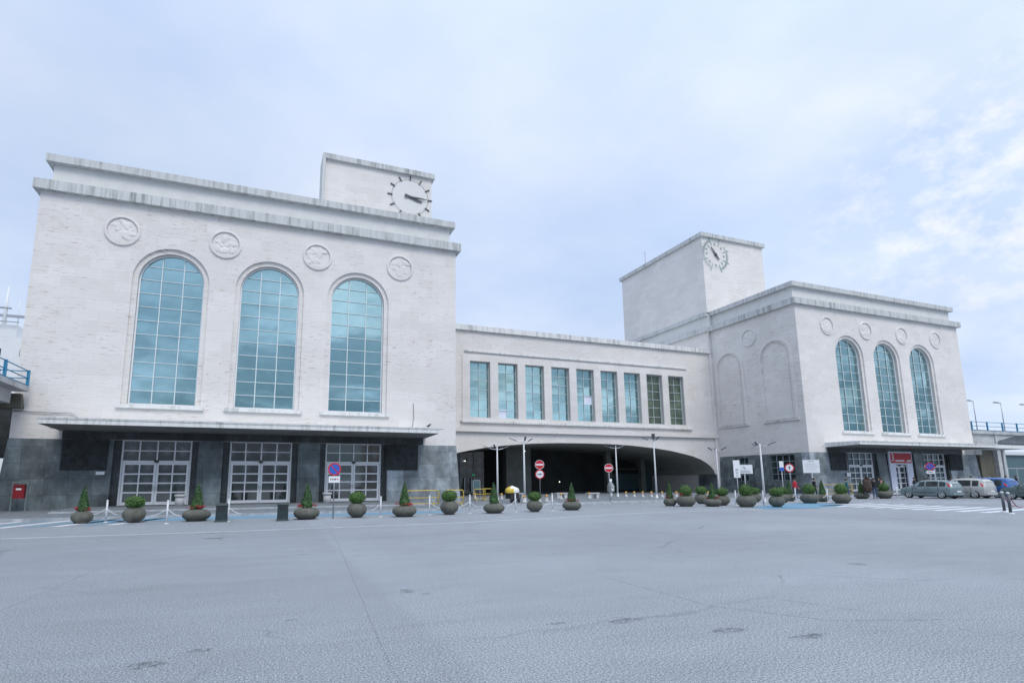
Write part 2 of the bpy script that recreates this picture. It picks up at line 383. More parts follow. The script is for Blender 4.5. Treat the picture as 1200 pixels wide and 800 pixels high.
# ------------------------------------------------------------------ clock faces
def clock(parent, cx, cz, y):
    c = MB(); c.prism(circle(cx, cz, 1.86, 48), fr, y - .015, y - .001); ck = c.build('clock', 'clockface', parent)
    for k in range(12):
        a = PI / 2 - 2 * PI * k / 12; t = MB(); ca, sa = math.cos(a), math.sin(a); w = .06
        P = lambda r, o: (cx + r * ca - o * sa, cz + r * sa + o * ca)
        t.prism([P(1.90, -w), P(2.42, -w), P(2.42, w), P(1.90, w)], fr, y - .09, y - .002); t.build('hour_mark', 'clockdark', ck)
    d = MB()
    for k in range(60):
        if k % 5: a = 2 * PI * k / 60; d = MB(); d.prism(circle(cx + 1.98 * math.cos(a), cz + 1.98 * math.sin(a),   .032, 6), fr, y - .06, y - .002); d.build('minute_dot', 'clockdark', ck)
    for nm, ang, ln, w, yy in (('hour_hand', 107, 1.35, .13, .10), ('minute_hand', 91, 1.8, .075, .15)):
        a = PI / 2 - math.radians(ang); ca, sa = math.cos(a), math.sin(a); P = lambda r, o: (cx + r * ca - o * sa, cz + r * sa + o * ca)
        h = MB(); h.prism([P(-.6, -w), P(ln * .6, -w * 1.15), P(ln, -w * .4), P(ln, w * .4), P(ln * .6, w * 1.15), P(-.6, w)], fr, y - yy - .03, y - yy); h.build(nm, 'clockdark', ck)
def wind_dial(parent, cx, cz, y):
    c = MB(); c.sheet(circle(cx, cz, 1.91, 48), [circle(cx, cz, 1.885, 48)], fr, y - .03)
    ck = c.build('wind_dial', 'clockgreen', parent)
    t = MB()
    for k in range(72):
        if 8 < k % 72 < 22 or 49 < k < 58: continue
        a = 2 * PI * k / 72; ca, sa = math.cos(a), math.sin(a); w = .02; r1 = 2.3 if k % 2 else 2.2
        P = lambda r, o: (cx + r * ca - o * sa, cz + r * sa + o * ca); t.prism([P(1.92, -w), P(r1, -w), P(r1, w), P(1.92, w)], fr, y - .06, y - .002)
    t.build('degree_marks', 'clockgreen', ck)
    for k in range(8):
        a = 2 * PI * k / 8 + .38; ca, sa = math.cos(a), math.sin(a); w = .05; P = lambda r, o: (cx + r * ca - o * sa, cz + r * sa + o * ca)
        b = MB(); b.prism([P(1.45, -w), P(2.5, -w), P(2.5, w), P(1.45, w)], fr, y - .07, y - .002); b.build('bearing_mark', 'clockgreen', ck)
    for k in range(8):           # small worn characters between the bearing marks
        a = 2 * PI * k / 8; x, z = cx + 1.5 * math.cos(a), cz + 1.5 * math.sin(a); g = MB()
        g.box(x - .15, x - .08, y - .05, y - .002, z - .17, z + .17); g.box(x + .06, x + .13, y - .05, y - .002, z - .17, z + .17); g.box(x + .0, x + .05, y - .05, y - .002, z - .03, z + .17)
        g.build('dial_character', 'clockgreen', ck)
    a = math.radians(128); ca, sa = math.cos(a), math.sin(a); P = lambda r, o: (cx + r * ca - o * sa, cz + r * sa + o * ca)
    h = MB(); h.prism([P(-.85, -.06), P(-.85, .06), P(-.1, .12), P(1.25, .05), P(1.25, -.05), P(-.1, -.12)], fr, y - .16, y - .11); h.prism(circle(cx, cz, .2, 14), fr, y - .17, y - .05); h.build('pointer', 'clockdark', ck)

# ------------------------------------------------------------------ pavilion
HALF = 14.4; DEPTH = 12.35; ZW = 20.78; SP = 6.42; ZST = 4.48
def pavilion(name, label, cx, cy, inner, banner, tower_x, tower_y, rear_x, seed):
    """inner=+1: the side towards the wing is at +x"""
    B = thing(name, label, 'station building', (cx, cy, 0))
    ms = inner
    wins = [-SP, 0, SP]
    # ---- front wall of travertine above the stone base, with stepped arched openings
    zs, half, z0 = 15.52, 2.03, 6.88
    w = MB()
    holes = [arch(x, half + .33, z0 - .05, zs) for x in wins]
    w.sheet(rect(-HALF, HALF, ZST, ZW), holes, fr, 0)
    for x in wins:
        o = arch(x, half + .33, z0 - .05, zs); i = arch(x, half, z0, zs)
        w.loop(o, fr, 0, .16); w.sheet(o, [i], fr, .16)
    si = lambda a, b, d: (ms * (HALF - d), a, b)      # inner side wall: a=y
    so = lambda a, b, d: (-ms * (HALF - d), a, b)
    w.sheet(rect(0, DEPTH, ZST, ZW), [], si, 0); w.sheet(rect(0, DEPTH, ZST, ZW), [], so, 0)
    wall = w.build('wall', 'trav_worn' if inner > 0 else 'trav', B)
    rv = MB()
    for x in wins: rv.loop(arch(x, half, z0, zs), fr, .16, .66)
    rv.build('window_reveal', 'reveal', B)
    for x in wins:
        arched_window(B, x, half, zs, z0, .52)
        s = MB(); s.box(x - half - .55, x + half + .55, -.18, .60, z0 - .30, z0 - .06); s.build('window_sill', 'coping2', B)
    for k in range(4): medallion(B, lambda a, b, d: (a, d, b), (-1.5 + k) * SP + .02, 18.72, seed + k)
    # ---- inner side: blind arches, sills, medallion
    bl = MB()
    for yc in (3.05, 9.75):
        o = arch(yc, 2.22, 8.2, 15.35, 24); i = arch(yc, 1.90, 8.2, 15.35, 24)
        bl.loop(o, si, -.13, 0); bl.sheet(o, [i], si, -.13); bl.loop(i, si, -.13, 0)
        i2 = arch(yc, 1.66, 8.2, 15.35, 24); bl.loop(i2, si, -.05, 0)
    bl.build('blind_arch', 'trav2', B)
    for yc in (3.05, 9.75):
        s = MB(); xa, xb = sorted((ms * HALF, ms * (HALF + .2))); s.box(xa, xb, yc - 2.4, yc + 2.3, 8.02, 8.16); s.build('blind_arch_sill', 'coping2', B)
    medallion(B, si, 6.4, 18.5, seed + 9)
    # ---- stone base, battered towards the ground
    st = MB(); X = HALF + .03; bt = .28
    dz = ZST; ops = [rect(x - 2.6, x + 2.6, .3, dz - .001) for x in wins]
    def bf(a, b, d):   # battered front
        t = 1 - b / dz; return (a * (1 + (bt / X) * t * .0) , -.03 - .22 * t + d, b)
    xs = [-X, wins[0] - 2.45, wins[0] + 2.45, wins[1] - 2.45, wins[1] + 2.45, wins[2] - 2.45, wins[2] + 2.45, X]
    for a, b in ((0, 1), (2, 3), (4, 5), (6, 7)):
        x0, x1 = xs[a], xs[b]
        b0 = x0 - bt if a == 0 else x0; b1 = x1 + bt if b == 7 else x1
        v = [st.V(b0, -.25, 0), st.V(b1, -.25, 0), st.V(x1, -.03, dz), st.V(x0, -.03, dz), st.V(b0 if a else x0 - bt, .9, 0), st.V(b1 if b < 7 else x1 + bt, .9, 0), st.V(x1, .9, dz), st.V(x0, .9, dz)]
        for q in ((0, 1, 2, 3), (1, 5, 6, 2), (0, 4, 7, 3), (3, 2, 6, 7), (4, 5, 6, 7)): st.F([v[i] for i in q])
        st.build('stone_base', 'slate_light' if (b == 7 or (a == 0 and inner < 0)) else 'slate', B); st = MB()
    # sides
    for sd in (-1, 1):
        if sd == inner:
            hs = [rect(1.75, 4.95, 1.55, 4.3), rect(7.95, 10.1, 1.5, 4.2)]
            f2 = lambda a, b, d: (sd * (X + bt * (1 - b / dz) - d), a, b)
            st.sheet(rect(.9, DEPTH, 0, dz), hs, f2, 0)
            for h in hs: st.loop(h, f2, 0, .5)
            st.build('stone_base', 'slate', B); st = MB()
        else:
            f2 = lambda a, b, d: (sd * (X + bt * (1 - b / dz) - d), a, b)
            st.sheet(rect(.9, DEPTH, 0, dz), [], f2, 0); st.build('stone_base', 'slate', B); st = MB()
    for (ya, yb, za, zb, nc) in ((1.75, 4.95, 1.55, 4.3, 4), (7.95, 10.1, 1.5, 4.2, 3)):
        f = MB(); xx = X - .12
        P3 = lambda a, b, d: (ms * (xx - d), a, b)
        for k in range(nc + 1): y = ya + (yb - ya) * k / nc; f.prism(rect(y - .035, y + .035, za, zb), P3, 0, .06)
        for k in range(5): z = za + (zb - za) * k / 4; f.prism(rect(ya, yb, z - .03, z + .03), P3, .005, .055)
        wn = f.build('side_window', 'frame_dark', B)
        g = MB(); g.sheet(rect(ya - .1, yb + .1, za - .1, zb + .1), [], P3, .08); g.build('glass', 'doorglass', wn)
    # ---- dark door surrounds, upper zone under canopy, panels, doors
    for n, x in enumerate(wins):
        s = MB(); s.box(x - 2.449, x - 2.05, .08, 1.0, .28, 4.53); s.box(x + 2.05, x + 2.449, .08, 1.0, .28, 4.53); s.box(x - 2.449, x + 2.449, .08, 1.0, 4.53, 4.98)
        s.build('door_surround', 'slate_dark', B)
        entrance_door(B, x, 2.04, .28, 4.52, 3.1, .26)
    lt = MB(); lt.box(-11.7, 11.7, -.09, -.004, ZST + .02, 5.0); lt.build('lintel_band', 'slate_dark', B)
    for x0, x1 in ((-11.6, -9.15), (8.75, 11.25)):
        p = MB(); p.box(x0, x1, -.22, -.06, 2.55, 4.47)
        p.build('wall_panel', 'panel', B)
    # ---- canopy
    CW = 11.9; CD = 3.7
    c = MB()
    v = [c.V(-CW, -CD, 5.10), c.V(CW, -CD, 5.10), c.V(CW, -CD, 5.45), c.V(-CW, -CD, 5.45), c.V(-CW, -.002, 5.02), c.V(CW, -.002, 5.02), c.V(CW, -.002, 5.52), c.V(-CW, -.002, 5.52)]
    for q in ((0, 1, 2, 3), (0, 3, 7, 4), (1, 5, 6, 2), (3, 2, 6, 7)): c.F([v[i] for i in q])
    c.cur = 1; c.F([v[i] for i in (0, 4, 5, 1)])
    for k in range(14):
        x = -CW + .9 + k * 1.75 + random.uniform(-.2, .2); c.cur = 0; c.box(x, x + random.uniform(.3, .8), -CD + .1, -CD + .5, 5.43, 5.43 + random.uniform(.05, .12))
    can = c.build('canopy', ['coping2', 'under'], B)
    fl = MB(); fl.box(-CW - .02, CW + .02, -CD - .03, -CD - .002, 5.36, 5.47); fl.build('flashing', 'coping', can)
    # ---- steps
    for k, (yd, z) in enumerate(((5.4, .20), (4.9, .275))):
        s = MB(); s.box(-10.4, 10.4, -yd, -.2, (.12, .20)[k] - .02, z); s.build('step', ('kerb', 'pave')[k], B)
    # ---- cornices & attic
    e = .36
    def slab(e0, zb, zt, name, y1=DEPTH):
        m = MB(); m.box(-HALF - e0, HALF + e0, -e0, y1, zb, zt); return m.build(name, 'coping', B)
    slab(e, ZW, 21.46, 'lower_cornice')
    a = MB(); a.box(-HALF + .42, HALF - .42, .42, DEPTH, 21.46, 22.97); a.build('attic_wall', 'plaster', B)
    slab(-.02, 22.97, 23.5, 'upper_cornice')
    # ---- rear volume behind, standing out a little on the inner side
    rx0, rx1 = rear_x; r = MB(); r.box(rx0, rx1, DEPTH + .01, 48, 0, ZW); r.build('rear_wall', 'trav2', B)
    q = MB(); q.box(rx0 - .3, rx1 + .3, DEPTH - .06, 48.3, ZW + .002, 21.455); q.build('rear_lower_cornice', 'coping', B)
    q = MB(); q.box(rx0 + .3, rx1 - .3, DEPTH + .003, 47.7, 21.455, 22.975); q.build('rear_attic', 'plaster', B)
    q = MB(); q.box(rx0 - .03, rx1 + .03, DEPTH + .01, 48, 22.975, 23.495); q.build('rear_upper_cornice', 'coping', B)
    # ---- tower
    tx0, tx1 = tower_x; ty0, ty1 = tower_y
    t = MB(); t.box(tx0, tx1, ty0, ty1, 23.4, 33.95); t.build('tower', 'trav2', B)
    t = MB(); t.box(tx0 - .3, tx1 + .3, ty0 - .3, ty1 + .3, 33.95, 34.5); t.build('tower_cornice', 'coping', B)
    return B

LB = pavilion('station_pavilion', 'nearer left pavilion of pale travertine with three tall arched windows and a round clock above', -.28, 41.6, 1, False, (4.45, 15.55), (11.5, 13.9), (-14.3, 15.1), 3)
RB = pavilion('station_pavilion', 'farther right pavilion of pale travertine with blind arches and a red banner over its door', 68.05, 41.75, -1, True, (-14.85, -4.0), (12.2, 30), (-14.9, 15.5), 40)
fn = MB(); fn.box(4.15, 4.449, 11.2, 14.2, 23.4, 33.94); fn.build('tower_fin', 'coping', LB)
clock(LB, 13.2, 31.45, 11.5)
wind_dial(RB, 54.5 * 1.0155 - 68.05 + .05, 31.65, 12.2)
# mast on the right tower's roof edge
an = MB(); an.tube([(-11.9, 27.5, 34.5), (-11.9, 27.5, 38.5)], .05, 6); an.build('mast', 'metal', RB)

# banner portal on the right pavilion's middle door
PT = thing('banner_portal', 'white doorway frame with a red banner numbered 3 at the right pavilion', 'doorway frame', (68.05, 41.75, .28))
p = MB(); p.box(-2.0, -1.0, -.10, .05, 0, 4.4); p.box(1.0, 2.0, -.10, .05, 0, 4.4); p.box(-1.0, 1.0, -.10, .05, 2.95, 4.4); p.build('frame', 'portal', PT)
p = MB(); p.box(-1.75, 1.85, -.13, -.105, 3.1, 4.22); bn = p.build('banner', 'banner', PT)
def text_mesh(txt, size, mat, parent, loc, rot, name='lettering', depth=.006):
    cu = bpy.data.curves.new(name, 'FONT'); cu.body = txt; cu.size = size; cu.extrude = depth; cu.align_x = 'CENTER'; cu.align_y = 'CENTER'
    ob = bpy.data.objects.new('tmp', cu); col.objects.link(ob); dg = bpy.context.evaluated_depsgraph_get(); dg.update()
    me = bpy.data.meshes.new_from_object(ob.evaluated_get(dg)); bpy.data.objects.remove(ob)
    me.materials.clear(); me.materials.append(M[mat]); o = bpy.data.objects.new(name, me); col.objects.link(o); o.parent = parent; o.location = loc; o.rotation_euler = rot
    return o
text_mesh('3', 1.15, 'signwhite', bn, (-1.42, -.142, 3.68), (PI / 2, 0, 0), 'numeral')
p = MB(); p.box(-1.0, .55, -.14, -.131, 3.28, 3.44); p.build('text_strip', 'signwhite', bn)
p = MB(); p.box(1.0, 1.3, -.14, -.131, 3.24, 3.42); p.box(1.36, 1.66, -.14, -.131, 3.24, 3.46); p.build('logo_mark', 'signwhite', bn)

# ------------------------------------------------------------------ linking wing
WY = 54.3; WXL, WXR = 14.15, 53.68; WC = 33.9
WG = thing('linking_wing', 'long linking wing with nine tall windows over a wide low arch between the two pavilions', 'station building', (WC, WY, 0))
hl = WC - WXL; hr = WXR - WC
prof = [(0, 5.88), (3.2, 5.86), (6.5, 5.74), (10, 5.46), (12.3, 5.18), (14.1, 4.86), (15.6, 4.55), (16.7, 4.22), (17.6, 3.80), (18.3, 3.35), (18.75, 2.9), (19.0, 2.35)]
ap = [(-x, z) for x, z in prof[::-1]] + prof[1:]
w = MB(); zb = 2.3
ws = [-13.86 + 3.295 * k for k in range(9)]
holes = [rect(x, x + 2.32, 8.4, 14.5) for x in ws]
outer = [(-hl, zb), (-19.0, zb)] + ap[1:-1] + [(19.0, zb), (hr, zb), (hr, 17.85), (-hl, 17.85)]
outer = [(-hl, 17.85), (-hl, zb)] + ap + [(hr, zb), (hr, 17.85)]
w.sheet(outer, holes, fr, 0)
w.sheet(rect(-hl, hr, 0, 17.85), [], fr, 14)
wl = w.build('wall', 'trav', WG)
rv = MB()
for h in holes: rv.loop(h, fr, 0, .5)
rv.build('window_reveal', 'reveal', WG)
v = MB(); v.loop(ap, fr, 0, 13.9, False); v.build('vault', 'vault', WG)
fm = MB(); fm.sheet(rect(-14.75, 15.55, 8.02, 15.1), [rect(x - .02, x + 2.34, 8.38, 14.52) for x in ws], fr, -.09); fm.loop(rect(-14.75, 15.55, 8.02, 15.1), fr, -.09, 0)
for x in ws: fm.loop(rect(x - .02, x + 2.34, 8.38, 14.52), fr, -.09, 0)
fm.build('window_surround', 'trav2', WG)
s = MB(); s.box(-14.95, 15.75, -.3, -.002, 7.82, 8.02); s.build('window_sill', 'coping2', WG)
s = MB(); s.box(-14.5, 15.5, -.16, -.002, 15.5, 15.66); s.build('hood_moulding', 'coping2', WG)
s = MB(); s.box(-hl, hr, -.32, -.002, 6.85, 7.35); s.build('string_course', 'trav2', WG)
s = MB(); s.box(-hl, hr, -.28, 14, 17.85, 18.42); s.build('coping', 'coping2', WG)
for k, x in enumerate(ws):
    f = MB(); d = .42
    f.box(x, x + .07, d - .05, d + .03, 8.4, 14.5); f.box(x + 2.25, x + 2.32, d - .05, d + .03, 8.4, 14.5); f.box(x + .07, x + 2.25, d - .05, d + .03, 8.4, 8.47); f.box(x + .07, x + 2.25, d - .05, d + .03, 14.43, 14.5)
    f.box(x + 1.14, x + 1.18, d - .04, d + .02, 8.47, 14.43)
    for j in range(1, 6): z = 8.4 + (14.5 - 8.4) * (j + (-.12 if j == 1 else 0)) / 6; f.box(x + .07, x + 2.25, d - .035, d + .015, z - .022, z + .022)
    wn = f.build('window', 'mull', WG)
    g = MB(); rnd = random.Random(k)
    for a in (0, 1):
        for j in range(6):
            x0, z0 = x + a * 1.16, 8.4 + 6.1 * j / 6; t1, t2 = rnd.uniform(-.006, .006), rnd.uniform(-.006, .006)
            g.cur = 1 if (k, a, j) in ((1, 0, 0), (4, 1, 2)) else 0
            g.quad((x0, d + .04 - t1, z0), (x0 + 1.16, d + .04 + t1, z0), (x0 + 1.16, d + .04 + t1 + t2, z0 + 1.0167), (x0, d + .04 - t1 + t2, z0 + 1.0167))
    g.build('glass', ['glass' if k < 7 else 'glass2', 'portal'], wn)
# piers under the springing, passage interior
s = MB(); s.box(19.05, hr, -.06, 3, 0, zb); s.build('stone_pier', 'slate', WG); s = MB(); s.box(-hl, -19.05, -.06, 3, 0, zb); s.build('stone_pier', 'slate', WG)
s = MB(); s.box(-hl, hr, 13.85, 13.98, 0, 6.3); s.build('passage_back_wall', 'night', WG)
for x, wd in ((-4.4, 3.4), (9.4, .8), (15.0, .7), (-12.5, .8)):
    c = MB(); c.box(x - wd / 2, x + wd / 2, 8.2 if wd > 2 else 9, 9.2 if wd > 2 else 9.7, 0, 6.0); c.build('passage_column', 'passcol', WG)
c = MB(); c.box(-hl + .1, -8.6, 9.4, 9.5, .1, 5.6); c.build('passage_glazing', 'doorglass', WG)
c = MB()
for x in (-19, -17.2, -15.4, -13.6, -11.8, -10): c.box(x, x + .08, 9.3, 9.39, .1, 5.6)
c.box(-hl + .1, -8.6, 9.28, 9.38, 3.0, 3.1); c.build('glazing_frame', 'frame_dark', WG)
c = MB(); c.box(12, hr - .5, 12.6, 12.8, .3, 2.6); c.build('teal_screen', 'tealw', WG)
c = MB(); c.box(12.2, hr - .4, 12.5, 12.58, 3.2, 3.35); c.box(12.2, 12.4, 12.5, 12.6, .3, 4.6); c.build('screen_frame', 'passcol', WG)
for (x, y, z) in ((-16.1, 4, 4.0), (-13.6, 8, 3.9), (-11.2, 9.1, 4.1), (-4.6, 6, 5.2), (1.2, 8, 1.5), (-15.0, 9.1, 3.0)):
    c = MB(); c.lathe([(0, 0), (.05, .02), (.06, .05), (.03, .08), (0, .08)], 10, (x, y, z)); c.build('ceiling_lamp', 'bulb', WG)
c = MB(); c.box(-10.2, -9.9, 9.15, 9.25, 2.4, 2.52); c.build('exit_light', 'exitgreen', WG)
c = MB(); [c.box(x, x + .12, 9.1, 9.25, .4, 2.1) for x in (-11.3, -10.4, -10.0)]; c.build('door_frame', 'mull', WG)

# ------------------------------------------------------------------ ground & setting
g = MB(); g.quad((-400, -400, 0), (600, -400, 0), (600, 130, 0), (-400, 130, 0)); tag(g.build('asphalt_ground', 'asphalt'), 'broad worn grey asphalt forecourt', kind='structure')
g = MB(); g.quad((-3000, 130, -1.5), (3000, 130, -1.5), (3000, 4000, -1.5), (-3000, 4000, -1.5)); tag(g.build('water', 'water'), 'harbour water behind the station', kind='structure')
kl = [(-40, 31.6), (9.5, 30.9), (11.8, 31.6), (14.0, 34.0), (24.5, 35.3), (36, 36.2), (46, 36.0), (60, 37.0), (96, 37.2)]
g = MB(); g.prism([(x, y + .15) for x, y in kl] + [(96, 70), (-40, 70)], lambda a, b, d: (a, b, d), 0.001, .12)
tag(g.build('pavement', 'pave'), kind='structure')
k = MB()
for (x0, y0), (x1, y1) in zip(kl, kl[1:]): 
    k.prism([(x0, y0), (x1, y1), (x1, y1 + .149), (x0, y0 + .149)], lambda a, b, d: (a, b, d), 0.0, .135)
tag(k.build('kerb', 'kerb'), kind='structure')
# island kerb seen in front of the arch
g = MB(); g.prism([(17.5, 33.1), (26.5, 33.6), (27.3, 34.2), (18.5, 33.8)], lambda a, b, d: (a, b, d), 0, .13); tag(g.build('traffic_island', 'kerb'), kind='structure')
def flat(name, poly, mat, z=.004, label=None):
    g = MB(); g.F([g.V(x, y, z) for x, y in poly]); return tag(g.build(name, mat, recalc=False), label, kind='structure')
def strip(pts, w):
    L_, R_ = [], []
    for i, p in enumerate(pts):
        a = Vector(pts[max(i - 1, 0)]); b = Vector(pts[min(i + 1, len(pts) - 1)]); d = (b - a).normalized(); n = Vector((-d.y, d.x)) * w / 2
        L_.append((p[0] + n.x, p[1] + n.y)); R_.append((p[0] - n.x, p[1] - n.y))
    return L_ + R_[::-1]
flat('white_line', strip([(-30, 22.0), (-7.6, 21.8), (-1.3, 21.4), (6.8, 21.6), (12, 22.4), (16.4, 23.5), (20, 23.9), (24.4, 23.95), (31, 22.9)], .13), 'thin')
flat('blue_lane', [(-7.0, 29.0), (9.2, 28.9), (11.4, 31.0), (9.5, 30.7), (-7.6, 31.2)], 'blue')
flat('blue_bay', [(27.6, 25.6), (26.2, 23.4), (29.6, 22.9), (34.5, 24.6), (36.2, 27.9), (33, 28.2)], 'blue')
for k in range(9):
    x = -13.6 + k * .95; flat('hatched_marking', [(x, 27.0 + .0), (x + .42, 27.0), (x + 1.75, 31.3), (x + 1.33, 31.3)], 'white' if k % 2 == 0 else 'blue')
for k in range(9):
    y = 16.1 + 1.05 * k; flat('crosswalk_bar', [(32.3, y), (38.4, y + .9), (38.4, y + 1.4), (32.3, y + .5)], 'white')
flat('road_edge_line', strip([(24.5, 30.5), (40, 31.2), (50, 24.0), (58, 17)], .12), 'thin')
# asphalt repair: slightly darker lane left of an old seam, and bitumen seams
def bitm(nm, under, amt):
    m, nt, p = nodemat(nm)
    f = ramp(nt, noise(nt, coords(nt), 11, 6, .85), [(.38, amt), (.56, 0.0)])
    tr = N(nt, 'ShaderNodeBsdfTransparent'); ms = N(nt, 'ShaderNodeMixShader'); p.inputs['Base Color'].default_value = (*under, 1); p.inputs['Roughness'].default_value = .8
    L(nt, f, ms.inputs[0]); L(nt, tr.outputs[0], ms.inputs[1]); L(nt, p.outputs[0], ms.inputs[2])
    L(nt, ms.outputs[0], [n for n in nt.nodes if n.type == 'OUTPUT_MATERIAL'][0].inputs[0]); return m
M['seam'] = bitm('bitumen_seam', (.16, .175, .19), .36); M['oil'] = bitm('oil_stain', (.11, .125, .14), .6)
def wob(pts, s=.03):
    out = []
    for (x0, y0), (x1, y1) in zip(pts, pts[1:]):
        n = max(2, int(math.hypot(x1 - x0, y1 - y0) / .5))
        out += [(x0 + (x1 - x0) * i / n + random.uniform(-s, s), y0 + (y1 - y0) * i / n + random.uniform(-s, s)) for i in range(n)]
    return out + [pts[-1]]
flat('asphalt_seam', strip(wob([(2.6, 27), (2.3, 20), (1.25, 6.5), (.9, 2)], .012), .022), 'seam', .003)
flat('asphalt_seam', strip(wob([(8.5, 16.6), (10, 15.9), (15, 12), (17.5, 7.0)]), .04), 'seam', .003)
flat('asphalt_seam', strip(wob([(5.6, 9.0), (5.6, 6.0), (6.3, 4.9), (8, 4.2)]), .05), 'seam', .003)
flat('asphalt_seam', strip(wob([(-2.4, 18), (-3.0, 13), (-3.2, 9)]), .03), 'seam', .003)
def blob(cx, cy, rx, ry, seed):
    r = random.Random(seed); return [(cx + rx * math.cos(a) * r.uniform(.65, 1.1), cy + ry * math.sin(a) * r.uniform(.65, 1.1)) for a in [2 * PI * i / 22 for i in range(22)]]
for i, (x, y, rx, ry) in enumerate(((-.93, 6.15, .17, .12), (-.52, 6.45, .13, .09), (2.12, 8.6, .12, .18), (2.35, 8.3, .10, .06), (-1.35, 19.0, .35, .3), (-1.5, 21.0, .45, .2), (3.3, 6.0, .16, .05), (4.9, 5.0, .22, .12), (4.1, 5.8, .3, .10), (5.5, 4.5, .30, .10), (10.9, 7.7, .2, .2), (-11, 22.5, 2.8, 1.8), (.4, 7.4, .1, .05))):
    flat('oil_stain', blob(x, y, rx, ry, i), 'oil', .0035)

# ------------------------------------------------------------------ elevated walkways
def rail(parent, pts, z, mat='railblue', posts=2.0, h=1.0, offs=None):
    r = MB()
    for zz in (z + h, z + h * .52): r.tube([(x, y, zz) for x, y in pts], .035, 6)
    r.tube([(x, y, z + .06) for x, y in pts], .05, 6); r.build('railing', mat, parent)
    for (x0, y0), (x1, y1) in zip(pts, pts[1:]):
        n = max(1, int(math.hypot(x1 - x0, y1 - y0) / posts))
        for i in range(n + 1):
            if i == 0 and (x0, y0) != pts[0]: continue
            q = MB(); x, y = x0 + (x1 - x0) * i / n, y0 + (y1 - y0) * i / n; q.box(x - .07, x + .07, y - .07, y + .07, z, z + h + .06); q.build('rail_post', mat, parent)
WL = thing('elevated_walkway', 'short concrete walkway end with blue railing at the left edge beside the left pavilion', 'walkway', (-16, 38, 0))
d = MB(); d.box(-4, 2.2, -20, 3.1, 7.3, 7.62); d.build('deck', 'concrete2', WL)
d = MB(); d.box(-3.2, 1.5, -20, 2.6, 6.5, 7.29); d.build('beam', 'concrete2', WL)
d = MB(); d.box(-3.5, -1.2, 5.5, 8, 0, 6.5); d.build('pier', 'tan', WL)
d = MB(); d.box(-24, 1.35, 6.5, 7.5, 3.4, 6.6); d.build('underdeck_shade_box', 'panel', WL)  # added dark box, its colour stands in for the shade under the walkway
d = MB(); d.box(.2, 1.9, 3.11, 4.2, 6.3, 7.2, .15); d.build('bracket', 'tan', WL)
rail(WL, [(2.1, -10), (2.1, 3.0), (.6, 3.0)], 7.62, posts=3.0, h=.95)
WR = thing('elevated_walkway', 'concrete walkway on a tan pier with blue railing running off from the right pavilion', 'walkway', (82.6, 41.7, 0))
d = MB(); d.box(0.0, 60, 0, 5, 7.15, 7.55); d.build('deck', 'concrete2', WR)
d = MB(); d.box(.3, 4.9, .3, 4.7, 5.5, 7.149); d.box(4.9, 60, 1.4, 4.4, 6.2, 7.149); d.build('beam', 'concrete2', WR)
d = MB(); d.box(-2.2, 5.0, -3.0, -.1, 5.1, 5.5); d.box(-.1, 1.2, -.03, 1.0, 4.5, 5.099); d.build('canopy_extension', 'coping2', WR)
d = MB(); d.box(5.2, 8.2, 2.3, 3.6, 0, 6.19); d.build('pier', 'tan', WR)
d = MB(); d.box(8.22, 10, 1.8, 4.0, 0, 6.19); d.build('pier_face', 'concrete', WR)
d = MB(); d.tube([(4.9, -.3, 5.5), (4.9, -.3, 0)], .14, 8); d.build('downpipe', 'lamp', WR)
d = MB(); v = [d.V(*q) for q in ((5.0, .2, 5.6), (5.4, .2, 6.3), (10, .2, 7.14), (4.9, .2, 7.14), (5.0, 1.2, 5.6), (5.4, 1.2, 6.3), (10, 1.2, 7.14), (4.9, 1.2, 7.14))]
for q in ((0, 1, 2, 3), (7, 6, 5, 4), (0, 4, 5, 1), (1, 5, 6, 2), (2, 6, 7, 3), (3, 7, 4, 0)): d.F([v[i] for i in q])
d.build('bracket', 'concrete2', WR)
rail(WR, [(.15, .1), (59, .1)], 7.55, posts=3.1, h=1.1)
def deck_lamp(x, y, z, label):
    t = thing('deck_lamp', label, 'street lamp', (x, y, z), 0, 'slim lamps on the walkway deck')
    q = MB(); q.tube([(0, 0, 0), (0, 0, 3.9)], [.06, .04], 8); q.build('pole', 'metal', t)
    q = MB(); q.tube([(0, 0, 3.75), (-.6, 0, 3.85)], .03, 6); q.build('arm', 'metal', t)
    q = MB(); q.box(-1.5, -.55, -.12, .12, 3.82, 3.92); q.build('lamp_head', 'lamphead', t)
    return t
deck_lamp(84.6, 42.2, 7.55, 'slim lamp on the right walkway, nearest the pavilion wall')
deck_lamp(90.6, 42.2, 7.55, 'slim lamp in the middle of the three on the right walkway')
deck_lamp(96.6, 42.2, 7.55, 'slim lamp at the photo edge on the right walkway')

# far right: low glazed terminal under the walkway, with fence
FT = thing('glazed_terminal', 'low dark teal glazed building with white roof edge behind the walkway at right', 'building', (120, 62, 0))
q = MB(); q.box(-30, 40, 0, 14, 0, 5.9); q.build('wall', 'tealw', FT)
q = MB(); q.box(-30.4, 40.4, -.5, 14.5, 5.9, 6.5); q.build('roof_edge', 'lamp', FT)
FN = thing('metal_fence', 'pale metal fence with thin posts in front of the dark teal building', 'fence', (92, 50, 0))
q = MB(); q.box(0, 40, -.05, .05, 3.0, 3.12); q.build('top_rail', 'lamp', FN)
for i in range(12):
    q = MB(); q.box(i * 2.4, i * 2.4 + .08, -.04, .04, 0, 3.0); q.build('fence_post', 'lamp', FN)

